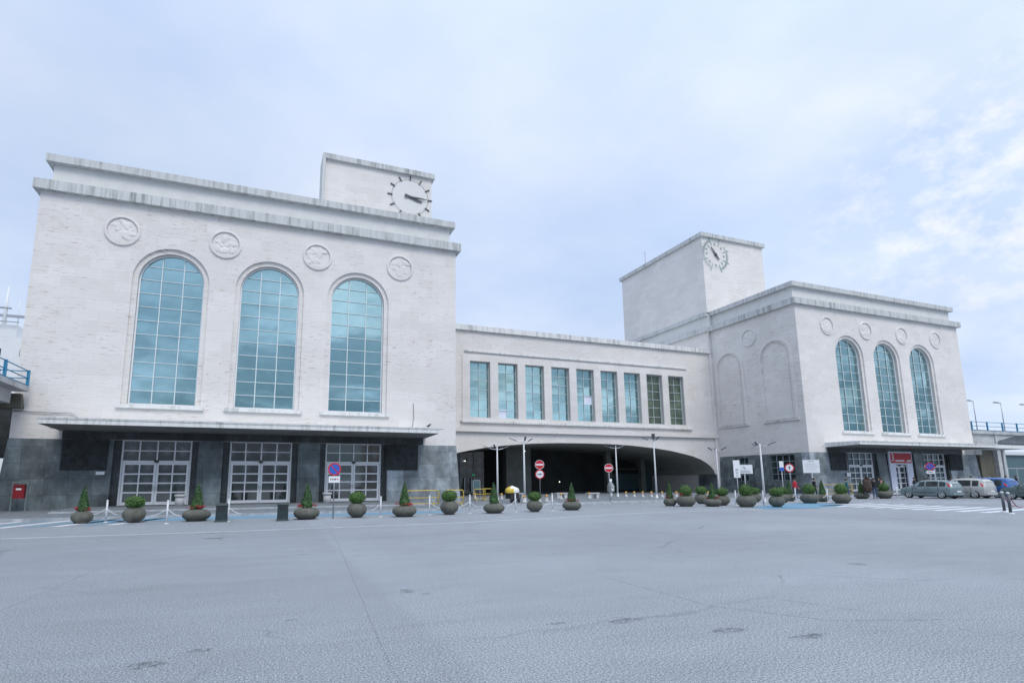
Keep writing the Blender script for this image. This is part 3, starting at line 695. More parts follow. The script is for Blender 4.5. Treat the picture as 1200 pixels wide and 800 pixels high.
# ship at the far left
SH = thing('ship', 'white ship superstructure with mast and radar bar behind the left pavilion', 'ship', (-75, 150, -1.5))
for i, (x0, x1, z0, z1) in enumerate(((-40, 35, 0, 22), (-38, 30, 22, 29), (-36, 26, 29, 36), (-34, 21, 36, 39))):
    q = MB(); q.box(x0, x1, 0, 18, z0, z1 - .02); q.build('deck_house', 'ship', SH)
    if i:
        q = MB(); [q.box(x, x + .6, -.05, -.001, (z0 + z1) / 2 - .8, (z0 + z1) / 2 + .8) for x in range(int(x0) + 2, int(x1) - 2, 4)]; q.build('window', 'carglass', SH)
q = MB(); q.box(-34, 21.5, -.9, -.7, 39.3, 39.5); q.build('deck_rail', 'metal', SH)
q = MB(); q.tube([(17, 4, 39), (17, 4, 49)], [.5, .15], 8); q.tube([(19.5, 4, 39), (19.5, 4, 46)], .12, 6); q.build('mast', 'ship', SH)
q = MB(); q.box(9, 24, 3.7, 4.1, 41.6, 42.2); q.box(14, 18, 3.6, 4.2, 43.6, 43.9); q.build('radar', 'metal', SH)

# ------------------------------------------------------------------ street lamps
def street_lamp(name, loc, rz, h, label, src=None):
    t = thing('street_lamp', label, 'street lamp', loc, rz, 'white three armed street lamps before the arch')
    q = MB(); q.tube([(0, 0, 0), (0, 0, h * .5), (0, 0, h)], [.085, .07, .05], 10); q.build('pole', 'lamp', t)
    q = MB(); q.lathe([(.15, 0), (.15, .05), (.10, .08), (.10, .3), (.085, .32)], 12); q.build('base_collar', 'lamp', t)
    for a in (0, 2 * PI / 3 + .3, 4 * PI / 3 - .3):
        ca, sa = math.cos(a), math.sin(a)
        q = MB(); q.tube([(0, 0, h - .25), (.3 * ca, .3 * sa, h - .2), (.62 * ca, .62 * sa, h - .12)], .026, 6); q.build('arm', 'lamp', t)
        q = MB(); q.T = Matrix.Rotation(a, 4, 'Z') @ Matrix.Translation((.55, 0, h - .17)) @ Matrix.Rotation(-.38, 4, 'Y')
        q.box(0, .62, -.07, .07, 0, .045, .015); q.build('lamp_head', 'lamphead', t)
    return t
for i, (x, y, h, rz, lb) in enumerate(((16.6, 39.0, 4.3, .2, 'white three armed lamp left of its taller neighbour, at the arch\'s left end'), (18.15, 37.5, 4.8, .5, 'taller white three armed lamp just left of the double round signs'),
        (32.0, 45.5, 5.0, .1, 'white three armed lamp right of the single no entry sign'), (31.85, 39.6, 5.3, .6, 'white three armed lamp before the right half of the arch, a box on its top'),
        (37.7, 38.4, 4.4, .9, 'white three armed lamp against the right end of the arch'), (34.6, 30.9, 4.3, 1.2, 'white three armed lamp before the right pavilion\'s side wall among planters'))):
    t = street_lamp('street_lamp', (x, y, .12 if i != 5 else 0), rz, h - (.12 if i != 5 else 0), lb)
    if i == 3:
        q = MB(); q.box(-.12, .12, -.12, .12, h - .2, h + .28); q.build('loudspeaker', 'lamphead', t)

# ------------------------------------------------------------------ planters
def leaves(shape, n, seed, size, mat):
    r = random.Random(seed); mb = MB()
    for _ in range(n):
        p, nrm = shape(r); d = (nrm + Vector((r.uniform(-.9, .9), r.uniform(-.9, .9), r.uniform(-.7, .9)))).normalized()
        u = d.cross(Vector((0, 0, 1)) + Vector((.01, .02, 0))).normalized(); w = d.cross(u); s = size * r.uniform(.6, 1.3)
        a = r.uniform(0, PI); u2 = u * math.cos(a) + w * math.sin(a); w2 = -u * math.sin(a) + w * math.cos(a)
        mb.quad(*[tuple(p + u2 * s * i + w2 * s * j) for i, j in ((-.5, -1), (.5, -1), (.5, 1), (-.5, 1))])
    return mb
def cone_shape(z0, z1, rb):
    def f(r):
        t = 1 - math.sqrt(r.random()); a = r.uniform(0, 2 * PI); ir = r.uniform(.78, 1.06) * (1 + .10 * math.sin(3 * a + 7 * t))
        bulge = (1 - t) ** .8 * (1 if t > .08 else .8 + t * 2.5)
        R = rb * bulge * ir; return Vector((R * math.cos(a), R * math.sin(a), z0 + (z1 - z0) * t)), Vector((math.cos(a), math.sin(a), .4))
    return f
def ball_shape(zc, rx, rz_):
    def f(r):
        z = r.uniform(-1, 1); a = r.uniform(0, 2 * PI); q = math.sqrt(max(0, 1 - z * z)); ir = r.uniform(.82, 1.05) * (1 + .05 * math.sin(4 * a + 5 * z))
        n = Vector((q * math.cos(a), q * math.sin(a), z)); return Vector((n.x * rx * ir, n.y * rx * ir, zc + n.z * rz_ * ir)), n
    return f
def pot_profile(w, h, kind):
    R = w / 2
    if kind == 'ball': return [(0, 0), (R * .38, 0), (R * .5, .015)] + [(R * math.sin(a), h * (.5 - .5 * math.cos(a))) for a in [.62 + i * (2.45 - .62) / 9 for i in range(10)]] + [(R * .55, h * .9), (0, h * .89)]
    return [(0, 0), (R * .50, 0), (R * .62, .01)] + [(R * (math.sin(a) ** .8), h * (.5 - .5 * math.cos(a))) for a in [.75 + i * (2.5 - .75) / 9 for i in range(10)]] + [(R * .62, h * .92), (0, h * .9)]
def make_planter(kind, seed):
    t = thing('planter', '', 'planter', (0, 0, 0), 0, 'concrete planters with clipped shrubs along the kerb')
    P = dict(cone=(.84, .55, 1.66, .24), wide=(1.14, .53, 1.62, .27), ball=(.90, .68, 1.12, .38), wideball=(1.16, .70, 1.32, .40))[kind]
    w, h, top, r = P
    q = MB(); q.lathe(pot_profile(w, h, 'ball' if kind == 'ball' else 'w'), 28); q.build('pot', 'pot', t)
    if kind in ('cone', 'wide'):
        c = MB(); c.lathe([(0, h - .03), (r * .78, h), (r * .84, h + .12), (r * .45, h + (top - h) * .5), (0, top - .05)], 12)
        f = leaves(cone_shape(h - .02, top, r), 1500, seed, .026, 'leaf')
    else:
        zc = h + (top - h) * .40; rz_ = (top - h) * .60
        c = MB(); c.lathe([(0, zc - rz_ * .8), (r * .6, zc - rz_ * .6), (r * .84, zc), (r * .6, zc + rz_ * .62), (0, zc + rz_ * .82)], 14)
        f = leaves(ball_shape(zc, r, rz_), 1500, seed, .026, 'leaf2')
    off = len(f.v); f.v += c.v; f.f += [tuple(i + off for i in q) for q in c.f]; f.mi += [0] * len(c.f); f.sm += [False] * len(c.f)
    f.build('foliage', 'leaf' if kind in ('cone', 'wide') else 'leaf2', t, recalc=False)
    q = MB(); q.tube([(0, 0, h - .08), (0, 0, h + .25)], .03, 6); q.build('stem', 'stem', t)
    return t
def flowers(t, h, r, seed, a0=0, n=34):
    rr = random.Random(seed); q = MB()
    for _ in range(n):
        a = a0 + rr.gauss(0, .5) + (PI if rr.random() < .4 else 0); R = r * rr.uniform(.6, 1.0); p = Vector((R * math.cos(a), R * math.sin(a), h + rr.uniform(-.02, .13))); s = rr.uniform(.02, .045)
        q.lathe([(0, -s), (s, 0), (0, s)], 5, tuple(p))
    q.build('flowers', 'red', t)
protos = {k: make_planter(k, i) for i, k in enumerate(('cone', 'wide', 'ball', 'wideball'))}
used = set()
PL = [(-7.25, 28.75, 'cone', 'round pot with a clipped cone shrub, leftmost of all planters, near the red post box', 1),
 (-5.23, 28.3, 'ball', 'ball shaped pot with a round shrub, second planter from the left, before the leftmost door', 0),
 (-2.76, 28.1, 'wide', 'wide bowl planter with cone shrub and red flowers, left of the two dark bins', 1),
 (1.9, 27.0, 'wide', 'wide bowl planter with cone shrub just right of the dark bins', 1),
 (4.21, 27.1, 'ball', 'ball pot with round shrub just right of the blue no parking sign', 0),
 (6.43, 26.7, 'wide', 'wide bowl planter with cone shrub at the left end of the yellow crowd barrier', 1),
 (8.92, 27.3, 'ball', 'ball pot with round shrub at the right end of the yellow crowd barrier', 0),
 (11.4, 27.3, 'wide', 'wide bowl planter with tall cone shrub left of the cloth covered cart', 0),
 (13.84, 27.4, 'ball', 'ball pot with round shrub below the double round signs', 0),
 (16.53, 28.0, 'wide', 'wide bowl planter with cone and red flowers, standing alone before the arch\'s middle', 1),
 (24.5, 29.2, 'cone', 'pot with slim cone shrub, first of the dense cluster right of the arch\'s middle', 1),
 (25.0, 28.3, 'wideball', 'low bowl with round shrub and red flowers right beside the cluster\'s first cone', 1),
 (28.6, 30.8, 'ball', 'round shrub planter half hidden behind the cluster\'s tallest cone, on its left', 0),
 (26.4, 27.5, 'wide', 'tall dark cone in a wide bowl with red flowers, inside the cluster before the arch', 1),
 (27.9, 28.2, 'ball', 'ball pot half hidden to the right of the cluster\'s tallest cone', 0),
 (27.5, 25.9, 'wideball', 'big low bowl with round shrub below the two white notice boards', 0),
 (34.0, 31.2, 'ball', 'far ball planter peeping out to the right of the big bowl below the notice boards', 0),
 (28.96, 25.0, 'ball', 'near ball pot with loose round shrub just right of the last three armed lamp', 0),
 (34.8, 29.5, 'ball', 'ball planter half hidden behind the near ball pot, left of the dark cone', 0),
 (37.5, 31.2, 'cone', 'dark pot with cone shrub directly left of the person in red', 0),
 (35.3, 27.8, 'wideball', 'low bowl with round shrub between the person in red and the person in black', 0),
 (38.3, 29.1, 'cone', 'pot with slim pointed cone shrub right of the person in black', 0),
 (36.8, 26.6, 'wideball', 'large low bowl with dense round shrub at the near end of the crosswalk', 0),
 (46.6, 31.9, 'wide', 'low bowl with cone shrub directly left of the vendor with the dark load', 0),
 (48.5, 31.3, 'wideball', 'low bowl with round shrub just right of the vendor, before the white doorway frame', 0),
 (50.6, 32.6, 'cone', 'pot with cone shrub at the front bumper of the leftmost car', 0)]
for i, (x, y, kd, lb, fl) in enumerate(PL):
    rz = random.uniform(0, 6.28)
    sc = random.uniform(.96, 1.05)
    if kd not in used: t = protos[kd]; used.add(kd); t.location = (x, y, .0); t.rotation_euler[2] = rz; t['label'] = lb; t.scale = (sc,) * 3; plainkids = None; first = t
    else:
        t = dup(protos[kd], (x, y, 0), rz, lb, scale=(sc, sc, sc * random.uniform(.96, 1.05)))
        for c in [c for c in bpy.data.objects if c.parent == t and c.name.startswith('flowers')]: bpy.data.objects.remove(c)
    if y > 32: t.location.z = 0
    PL[i] = (t, x, y, kd, fl)
for i, (t, x, y, kd, fl) in enumerate(PL):
    if fl:
        w, h = dict(cone=(.84, .55), wide=(1.14, .53), ball=(.9, .68), wideball=(1.16, .70))[kd]
        flowers(t, h, w * .36, i, -t.rotation_euler[2] + random.choice((0, PI, -PI / 3)))

# ------------------------------------------------------------------ chain posts
def chain_post(x, y, label, h=.93):
    t = thing('chain_post', label, 'bollard', (x, y, 0), random.uniform(-.15, .15), 'slim white chain posts between the planters')
    q = MB(); q.tube([(0, 0, 0), (0, 0, h)], .038, 8); q.lathe([(.045, h - .02), (.05, h), (.03, h + .04), (0, h + .05)], 10); q.lathe([(.10, 0), (.10, .015), (.04, .03)], 12); q.build('post', 'post', t)
    for s in (-1, 1):
        if random.random() < .25: continue
        ln = random.uniform(.4, .65); q = MB()
        pts = [(s * ln * k / 8, 0, h - .32 - .28 * math.sin(PI * .5 * k / 8)) for k in range(9)]
        q.tube(pts, .016, 5); q.build('chain', 'post', t)
    return t
for x, y, lb in ((-6.4, 28.9, 'slim white post beside the leftmost planter'), (-3.75, 26.8, 'slim white post between the second and third planters from the left'),
    (-1.4, 26.9, 'slim white post touching the left one of the two dark bins'), (5.37, 27.2, 'slim white post right of the ball pot by the no parking sign'), (7.9, 27.4, 'slim white post in front of the yellow crowd barrier\'s middle'),
    (10.26, 27.9, 'slim white post before the left end of the dark passage'), (13.06, 28.2, 'slim white post in front of the cloth covered cart'), (15.27, 28.0, 'slim white post right of the double round signs'),
    (28.2, 27.4, 'slim white post left of the big bowl below the notice boards'), (29.0, 26.0, 'slim grey white post in front of the last three armed lamp'), (37.4, 30.6, 'slim white post next to the person in red'),
    (38.0, 28.5, 'slim white post between the pointed cone and the large dense bowl'), (48.7, 30.4, 'slim white post before the white doorway frame')):
    chain_post(x, y, lb)
for x, y, lb in ((33.36, 16.05, 'dark white capped post at the forecourt\'s right edge, farther of a pair'), (32.05, 15.2, 'dark white capped post at the forecourt\'s right edge, nearer of a pair')):
    t = thing('dark_post', lb, 'bollard', (x, y, 0), 0, 'pair of dark posts at the crosswalk')
    q = MB(); q.tube([(0, 0, .06), (0, 0, .92)], .06, 10); q.build('post', 'lamphead', t)
    q = MB(); q.lathe([(.065, .92), (.065, .97), (0, 1.0)], 10); q.build('cap', 'post', t)
    q = MB(); q.lathe([(.14, 0), (.14, .05), (.06, .07)], 12); q.build('foot', 'post', t)
    q = MB(); q.tube([(.05, 0, .8)] + [(.05 + .28 * k, .06 * k, .8 - .55 * math.sin(PI * k / 10)) for k in range(1, 7)], .02, 5); q.build('chain', 'postbox', t)

# ------------------------------------------------------------------ bins, post box, urns
def litter_bin(x, y, lb):
    t = thing('litter_bin', lb, 'litter bin', (x, y, 0), random.uniform(-.1, .1), 'dark green litter bins')
    q = MB(); q.box(-.23, .23, -.2, .2, .09, .70); q.build('body', 'bin', t)
    q = MB(); q.box(-.27, .27, -.24, .24, 0, .09, .02); q.build('foot', 'bin', t)
    q = MB(); q.box(-.27, .27, -.24, .24, .70, .80, .03); q.build('lid', 'bin', t)
    q = MB(); q.box(-.14, .14, -.212, -.201, .5, .62); q.build('slot', 'blackplastic', t)
litter_bin(-1.67, 27.0, 'dark green litter bin with flat lid, left one of the two')
litter_bin(.84, 26.4, 'dark green litter bin with flat lid, right one of the two')
t = thing('post_box', 'red post box on a grey metal frame against the stone base at the far left', 'post box', (-13.45, 40.5, .12))
q = MB(); q.box(-.27, .27, -.2, .12, .75, 1.5); q.box(-.29, .29, -.22, .14, 1.5, 1.56); bx = q.build('box', 'postbox', t)
q = MB(); q.box(-.13, .13, -.212, -.201, 1.24, 1.34); q.build('notice', 'signwhite', t)
q = MB(); q.box(-.2, .2, -.23, -.221, 1.42, 1.45); q.build('slot', 'blackplastic', t)
for s in (-1, 1):
    q = MB(); q.box(s * .36 - .035, s * .36 + .035, -.03, .05, 0, 1.66); q.build('leg', 'postg', t)
q = MB(); q.box(-.40, .40, -.03, .05, 1.66, 1.73); q.build('top_bar', 'postg', t)
for x, lb in ((-4.9, 'round white concrete bin at the right side of the leftmost door'), (4.1, 'round white concrete bin at the left side of the third door behind the sign pole')):
    t = thing('ash_bin', lb, 'litter bin', (x, 39.6, .275), 0, 'round white concrete bins at the doors')
    q = MB(); q.lathe([(0, 0), (.26, 0), (.26, .55), (.24, .56)], 20); q.build('drum', 'concrete', t)
    q = MB(); q.lathe([(.24, .56), (.32, .57), (.32, .70), (.22, .72), (.2, .66), (0, .66)], 20); q.build('rim', 'concrete', t)
t = tag(MB().box(-.24, .24, 0, .02, -.1, .1).build('wall_plaque', 'signwhite', None, (-9.7, 41.30, 2.35)), 'small white plaque on the stone left of the leftmost door', 'plaque')
t = tag(MB().box(-.3, .3, 0, .02, -.2, .2).build('wall_plaque', 'signwhite', None, (58.9, 41.45, 2.1)), 'small white plaque on the right pavilion left of its first door', 'plaque')
# cables on the left facade
q = MB(); q.tube([(10.6, 41.55, 7.7), (10.65, 41.55, 6.6), (10.55, 41.55, 5.9), (10.2, 41.5, 5.65)], .018, 5); tag(q.build('cable', 'lamphead'), 'dark cable hanging on the wall above the right end of the left canopy', 'cable')
q = MB(); q.tube([(-14.6, 41.5, 6.15), (-11.6, 41.5, 6.1), (-11.1, 41.5, 5.75), (-3, 41.5, 5.6)], .03, 5); tag(q.build('wall_pipe', 'metal'), 'thin pipe running along the wall above the left canopy', 'pipe')
# pigeon
t = thing('pigeon', 'small dark bird standing on the right end of the left canopy', 'bird', (10.9, 38.2, 5.47))
q = MB(); q.tube([(-.20, 0, .13), (-.10, 0, .15), (.0, 0, .19), (.08, 0, .24), (.13, 0, .30), (.17, 0, .32), (.21, 0, .31)], [.012, .045, .085, .075, .045, .04, .01], 10)
q.tube([(0, .03, .0), (0, .03, .14)], .01, 5); q.tube([(0, -.03, .0), (0, -.03, .14)], .01, 5); q.build('body', 'lamphead', t)

# ------------------------------------------------------------------ signs
def disc(q, r, y, z, th=.02, ri=None, n=36):
    if ri is None: q.prism(circle(0, z, r, n), fr, y, y + th)
    else: q.sheet(circle(0, z, r, n), [circle(0, z, ri, n)], fr, y); q.loop(circle(0, z, r, n), fr, y, y + .004); q.loop(circle(0, z, ri, n), fr, y, y + .004)
def sign_pole(t, h): q = MB(); q.tube([(0, 0, 0), (0, 0, h)], .03, 8); q.build('pole', 'metal', t)
def no_parking(loc, rz, label, zc, r=.30):
    t = thing('no_parking_sign', label, 'road sign', loc, rz); sign_pole(t, zc + r)
    q = MB(); disc(q, r, -.06, zc); s = q.build('sign_disc', 'signblue', t)
    q = MB(); disc(q, r, -.066, zc, ri=r * .80); q.build('red_ring', 'signred', s)
    q = MB(); a = math.radians(-45); ca, sa = math.cos(a), math.sin(a); w = r * .08; l = r * .82
    q.prism([(-l * ca + w * sa, zc - l * sa - w * ca), (l * ca + w * sa, zc + l * sa - w * ca), (l * ca - w * sa, zc + l * sa + w * ca), (-l * ca - w * sa, zc - l * sa + w * ca)], fr, -.068, -.064); q.build('red_slash', 'signred', s)
    q = MB(); q.box(-r * .85, r * .85, -.05, -.035, zc - r - .33, zc - r - .03); pl = q.build('plate', 'signwhite', t)
    q = MB(); z = zc - r - .17
    for k, x in enumerate((-.16, -.08, 0, .06)): q.box(x - .02, x + .02, -.056, -.051, z - .04, z + .04)
    q.build('plate_marks', 'ink', pl)
    q = MB(); q.prism([(.12, z - .04), (.12, z + .04), (.21, z)], fr, -.056, -.051); q.build('arrow', 'signred', pl)
    return t
no_parking((3.09, 27.0, 0), -.1, 'round blue no parking sign on a tall pole before the third left door', 2.28)
no_parking((59.0, 33.6, .0), -.9, 'blue no parking sign behind the roof of the leftmost car', 2.75, .36)
def no_entry(loc, rz, label, zc, second=False, r=.36):
    t = thing('no_entry_sign', label, 'road sign', loc, rz); sign_pole(t, zc + r)
    q = MB(); disc(q, r, -.06, zc); s = q.build('sign_disc', 'signred', t)
    q = MB(); q.box(-r * .78, r * .78, -.067, -.061, zc - r * .17, zc + r * .17); q.build('white_bar', 'signwhite', s)
    q = MB(); disc(q, r, -.066, zc, ri=r * .93); q.build('white_edge', 'signwhite', s)
    if second:
        z = zc - 2 * r - .03; q = MB(); disc(q, r, -.06, z); s = q.build('limit_disc', 'signwhite', t)
        q = MB(); disc(q, r, -.066, z, ri=r * .80); q.build('red_ring', 'signred', s)
        q = MB(); q.prism([(-r * .62, z), (-r * .4, z + .06), (-r * .4, z - .06)], fr, -.068, -.062); q.prism([(r * .62, z), (r * .4, z + .06), (r * .4, z - .06)], fr, -.068, -.062)
        q.box(-r * .28, -r * .08, -.068, -.062, z - .07, z + .07); q.box(r * .06, r * .28, -.068, -.062, z - .07, z + .07); q.build('limit_marks', 'ink', s)
    return t
no_entry((22.4, 43.2, .12), -.4, 'red no entry sign above a white round limit sign on one pole, before the passage', 2.95, True, .40)
no_entry((23.3, 34.1, .0), -.5, 'single red no entry sign in front of the passage, beside a tall lamp', 2.55, False, .31)
def board(name, label, loc, rz, w, z0, z1, marks, pole=True, mat='signwhite'):
    t = thing(name, label, 'sign board', loc, rz)
    if pole: q = MB(); q.tube([(0, .03, 0), (0, .03, z1)], .035, 8); q.build('pole', 'lamp', t)
    q = MB(); q.box(-w / 2, w / 2, -.05, -.005, z0, z1); b = q.build('panel', mat, t)
    if marks:
        q = MB()
        for (x0, x1, a, c) in marks: q.box(x0, x1, -.058, -.051, a, c)
        q.build('print', 'print', b)
    return t
board('notice_board', 'tall narrow white notice board on a pole, left of the wider board', (39.5, 38, .12), -.5, .55, 1.7, 3.25, [(-.1, .1, 1.85, 1.95), (-.1, .1, 2.05, 2.2), (-.12, .12, 2.3, 2.5)])
board('notice_board', 'wide white notice board with a small symbol and two lines, right of the narrow one', (40.4, 38, .12), -.7, 1.35, 2.05, 2.85, [(-.5, .5, 2.15, 2.22), (-.45, .45, 2.28, 2.35), (.0, .12, 2.45, 2.6), (-.1, .04, 2.55, 2.72)])
board('notice_board', 'large white notice board with fine print over the person in black', (47.6, 37, .12), -.75, 1.35, 2.1, 3.3, [(-.25, .25, 3.12, 3.2), (-.5, .4, 2.9, 2.93), (-.5, .45, 2.75, 2.78), (-.5, .35, 2.6, 2.63), (-.5, .4, 2.4, 2.43), (.45, .55, 2.62, 2.7)])
t = board('pointer_sign', 'narrow white and blue sign on a pole left of the white and red round sign', (45.0, 38, .12), -.6, .35, 2.3, 3.2, [])
q = MB(); q.box(-.175, .175, -.056, -.051, 2.3, 2.62); q.build('blue_band', 'signblue', t)
t = thing('limit_sign', 'white round sign with red ring and arrow above the dark cone shrub', 'road sign', (46.0, 38, .12), -.75); sign_pole(t, 2.9)
q = MB(); disc(q, .40, -.06, 2.58); s = q.build('sign_disc', 'signwhite', t)
q = MB(); disc(q, .40, -.066, 2.58, ri=.31); q.build('red_ring', 'signred', s)
q = MB(); q.box(-.03, .03, -.067, -.062, 2.42, 2.66); q.prism([(-.1, 2.62), (.1, 2.62), (0, 2.76)], fr, -.067, -.062); q.build('arrow', 'ink', s)

t = thing('sticker_box', 'grey sticker covered box on a white post beside the single no entry sign', 'ticket box', (27.6, 40.2, .12), .3)
q = MB(); q.tube([(0, 0, 0), (0, 0, .62)], .10, 10); q.build('post', 'post', t)
q = MB(); q.box(-.26, .26, -.18, .18, .60, 1.12, -.0); q.box(-.22, .22, -.15, .15, 1.12, 1.32, .05); b = q.build('box', 'metal', t)
q = MB(); q.tube([(0, 0, 1.30), (0, 0, 1.66)], .11, 12); q.build('top_light', 'signwhite', t)
q = MB(); rr = random.Random(4)
for k in range(9):
    x, z = rr.uniform(-.2, .12), rr.uniform(.64, 1.05); q.box(x, x + .1, -.19 - .001 * k, -.181, z, z + .09)
q.build('stickers', 'signwhite', b)

# passage furniture
t0 = None
for x, y, lb in ((17.6, 46.5, 'stub bollard far in the passage at the left pavilion corner'), (19.0, 43.8, 'stub bollard right of the first cone before the passage'), (17.5, 36.3, 'near stub bollard at the foot of the tallest looking lamp'), (18.9, 36.6, 'stub bollard below the double round signs, left of two'),
    (19.6, 36.8, 'near stub bollard below the double round signs, right one'), (23.2, 41, 'stub bollard left of the solitary bowl with red flowers'), (26.3, 41.6, 'stub bollard under the middle stone bench'), (31, 42.8, 'stub bollard just right of the single no entry sign\'s lamp'),
    (31.6, 42.4, 'second stub bollard from the single no entry sign\'s lamp'), (32.15, 41.9, 'stub bollard left of the lamp with the box on top'), (32.8, 41.5, 'stub bollard right of the lamp with the box on top'), (33.5, 40.9, 'stub bollard left of the cluster\'s first cone'), (34.5, 40.2, 'stub bollard seen between the cluster\'s first cone and round shrub'), (36.6, 38.6, 'stub bollard before the right spring of the arch')):
    if t0 is None:
        t0 = t = thing('stub_bollard', lb, 'bollard', (x, y, .12), 0, 'short yellow and white bollards at the passage')
        q = MB(); q.lathe([(0, 0), (.17, 0), (.15, .10), (.09, .16), (.08, .36)], 14); q.build('base', 'concrete', t)
        q = MB(); q.lathe([(.08, .36), (.10, .37), (.10, .48), (.05, .53), (0, .54)], 14); q.build('cap', 'orange', t)
    else: dup(t0, (x, y, .12), 0, lb)
def crowd_barrier(x, y, rz, w, lb, mat='yellow', h=.95):
    t = thing('crowd_barrier', lb, 'barrier', (x, y, .12), rz, 'yellow crowd barriers')
    q = MB(); 
    q.tube([(-w / 2, 0, .15), (-w / 2, 0, h - .08), (-w / 2 + .08, 0, h), (w / 2 - .08, 0, h), (w / 2, 0, h - .08), (w / 2, 0, .15)], .03, 6); q.tube([(-w / 2, 0, .2), (w / 2, 0, .2)], .025, 6)
    q.tube([(-w / 2, 0, .55), (w / 2, 0, .55)], .025, 6); q.build('rail_frame', mat, t)
    for s in (-1, 1):
        q = MB(); q.tube([(s * w * .35, -.3, 0), (s * w * .35, 0, .2), (s * w * .35, .3, 0)], .022, 6); q.build('foot', mat, t)
    return t
crowd_barrier(9.2, 34.0, .02, 2.4, 'yellow crowd barrier beside the slate base of the left pavilion, left of a pair', h=1.0)
crowd_barrier(11.5, 34.1, -.03, 1.2, 'narrow yellow crowd barrier at the corner of the left pavilion, right of a pair', h=1.0)
crowd_barrier(15.9, 41.0, .05, .95, 'short yellow hoop barrier with a dark sign behind it, in the passage mouth')
crowd_barrier(17.0, 42.0, .05, .75, 'short yellow hoop barrier half behind the tall cone shrub, in the passage mouth')
crowd_barrier(50.2, 36.7, -.5, 2.8, 'yellow crowd barrier behind the large dense bowl at the right pavilion', h=1.0)
t = thing('frame_sign', 'dark framed notice behind the yellow hoop barrier in the passage mouth', 'sign board', (16.1, 42.2, .12), .1)
q = MB(); q.box(-.28, .28, -.02, .02, .85, 1.6); q.build('panel', 'tealw', t)
q = MB(); [q.box(s * .31 - .03, s * .31 + .03, -.03, .03, 0, 1.65) for s in (-1, 1)]; q.box(-.28, .28, -.03, .03, 1.6, 1.66); q.build('frame', 'metal', t)
t0 = None
for x, y, rz, lb in ((27.2, 42.4, .1, 'white stone bench right of the solitary bowl, beside the sticker covered box'), (24.9, 44.0, .1, 'white stone bench left of the solitary bowl with red flowers'), (21.5, 45.8, .1, 'white stone bench right behind the double round signs')):
    if t0 is None:
        t0 = t = thing('stone_bench', lb, 'bench', (x, y, .12), rz, 'white stone benches in the passage')
        q = MB(); q.box(-.62, .62, -.22, .22, .38, .48); q.build('seat', 'concrete', t)
        for s in (-1, 1): q = MB(); q.box(s * .4 - .14, s * .4 + .14, -.17, .17, 0, .379); q.build('leg', 'concrete', t)
    else: dup(t0, (x, y, .12), rz, lb)
t = thing('covered_cart', 'dark three wheeled cart with a yellow and white cloth thrown over its top', 'cart', (17.0, 37.2, .12), .3)
q = MB(); q.box(-.42, .42, -.3, .3, .28, .78, .03); q.build('body', 'blackplastic', t)
q = MB(); q.lathe([(0, .5), (.52, .30), (.60, .12), (.56, -.02)], 20, (0, 0, .72), 1, .7); q.cur = 1
q.build('cloth', 'signwhite', t)
q = MB(); q.lathe([(.20, .46), (.53, .30), (.612, .12), (.57, -.03)], 20, (0, 0, .724), 1, .7)
keep = [f for f in q.f if all(q.v[i].x < -.12 for i in f)]; q.mi = [0] * len(keep); q.sm = [True] * len(keep); q.f = keep; q.build('yellow_cloth', 'yellow', t)
for x, y in ((-.35, -.3), (.35, -.3), (.35, .3)):
    q = MB(); q.T = Matrix.Translation((x, y, .17)) @ Matrix.Rotation(PI / 2, 4, 'X'); q.lathe([(0, -.03), (.15, -.03), (.17, 0), (.15, .03), (0, .03)], 16); q.build('wheel', 'tyre', t)

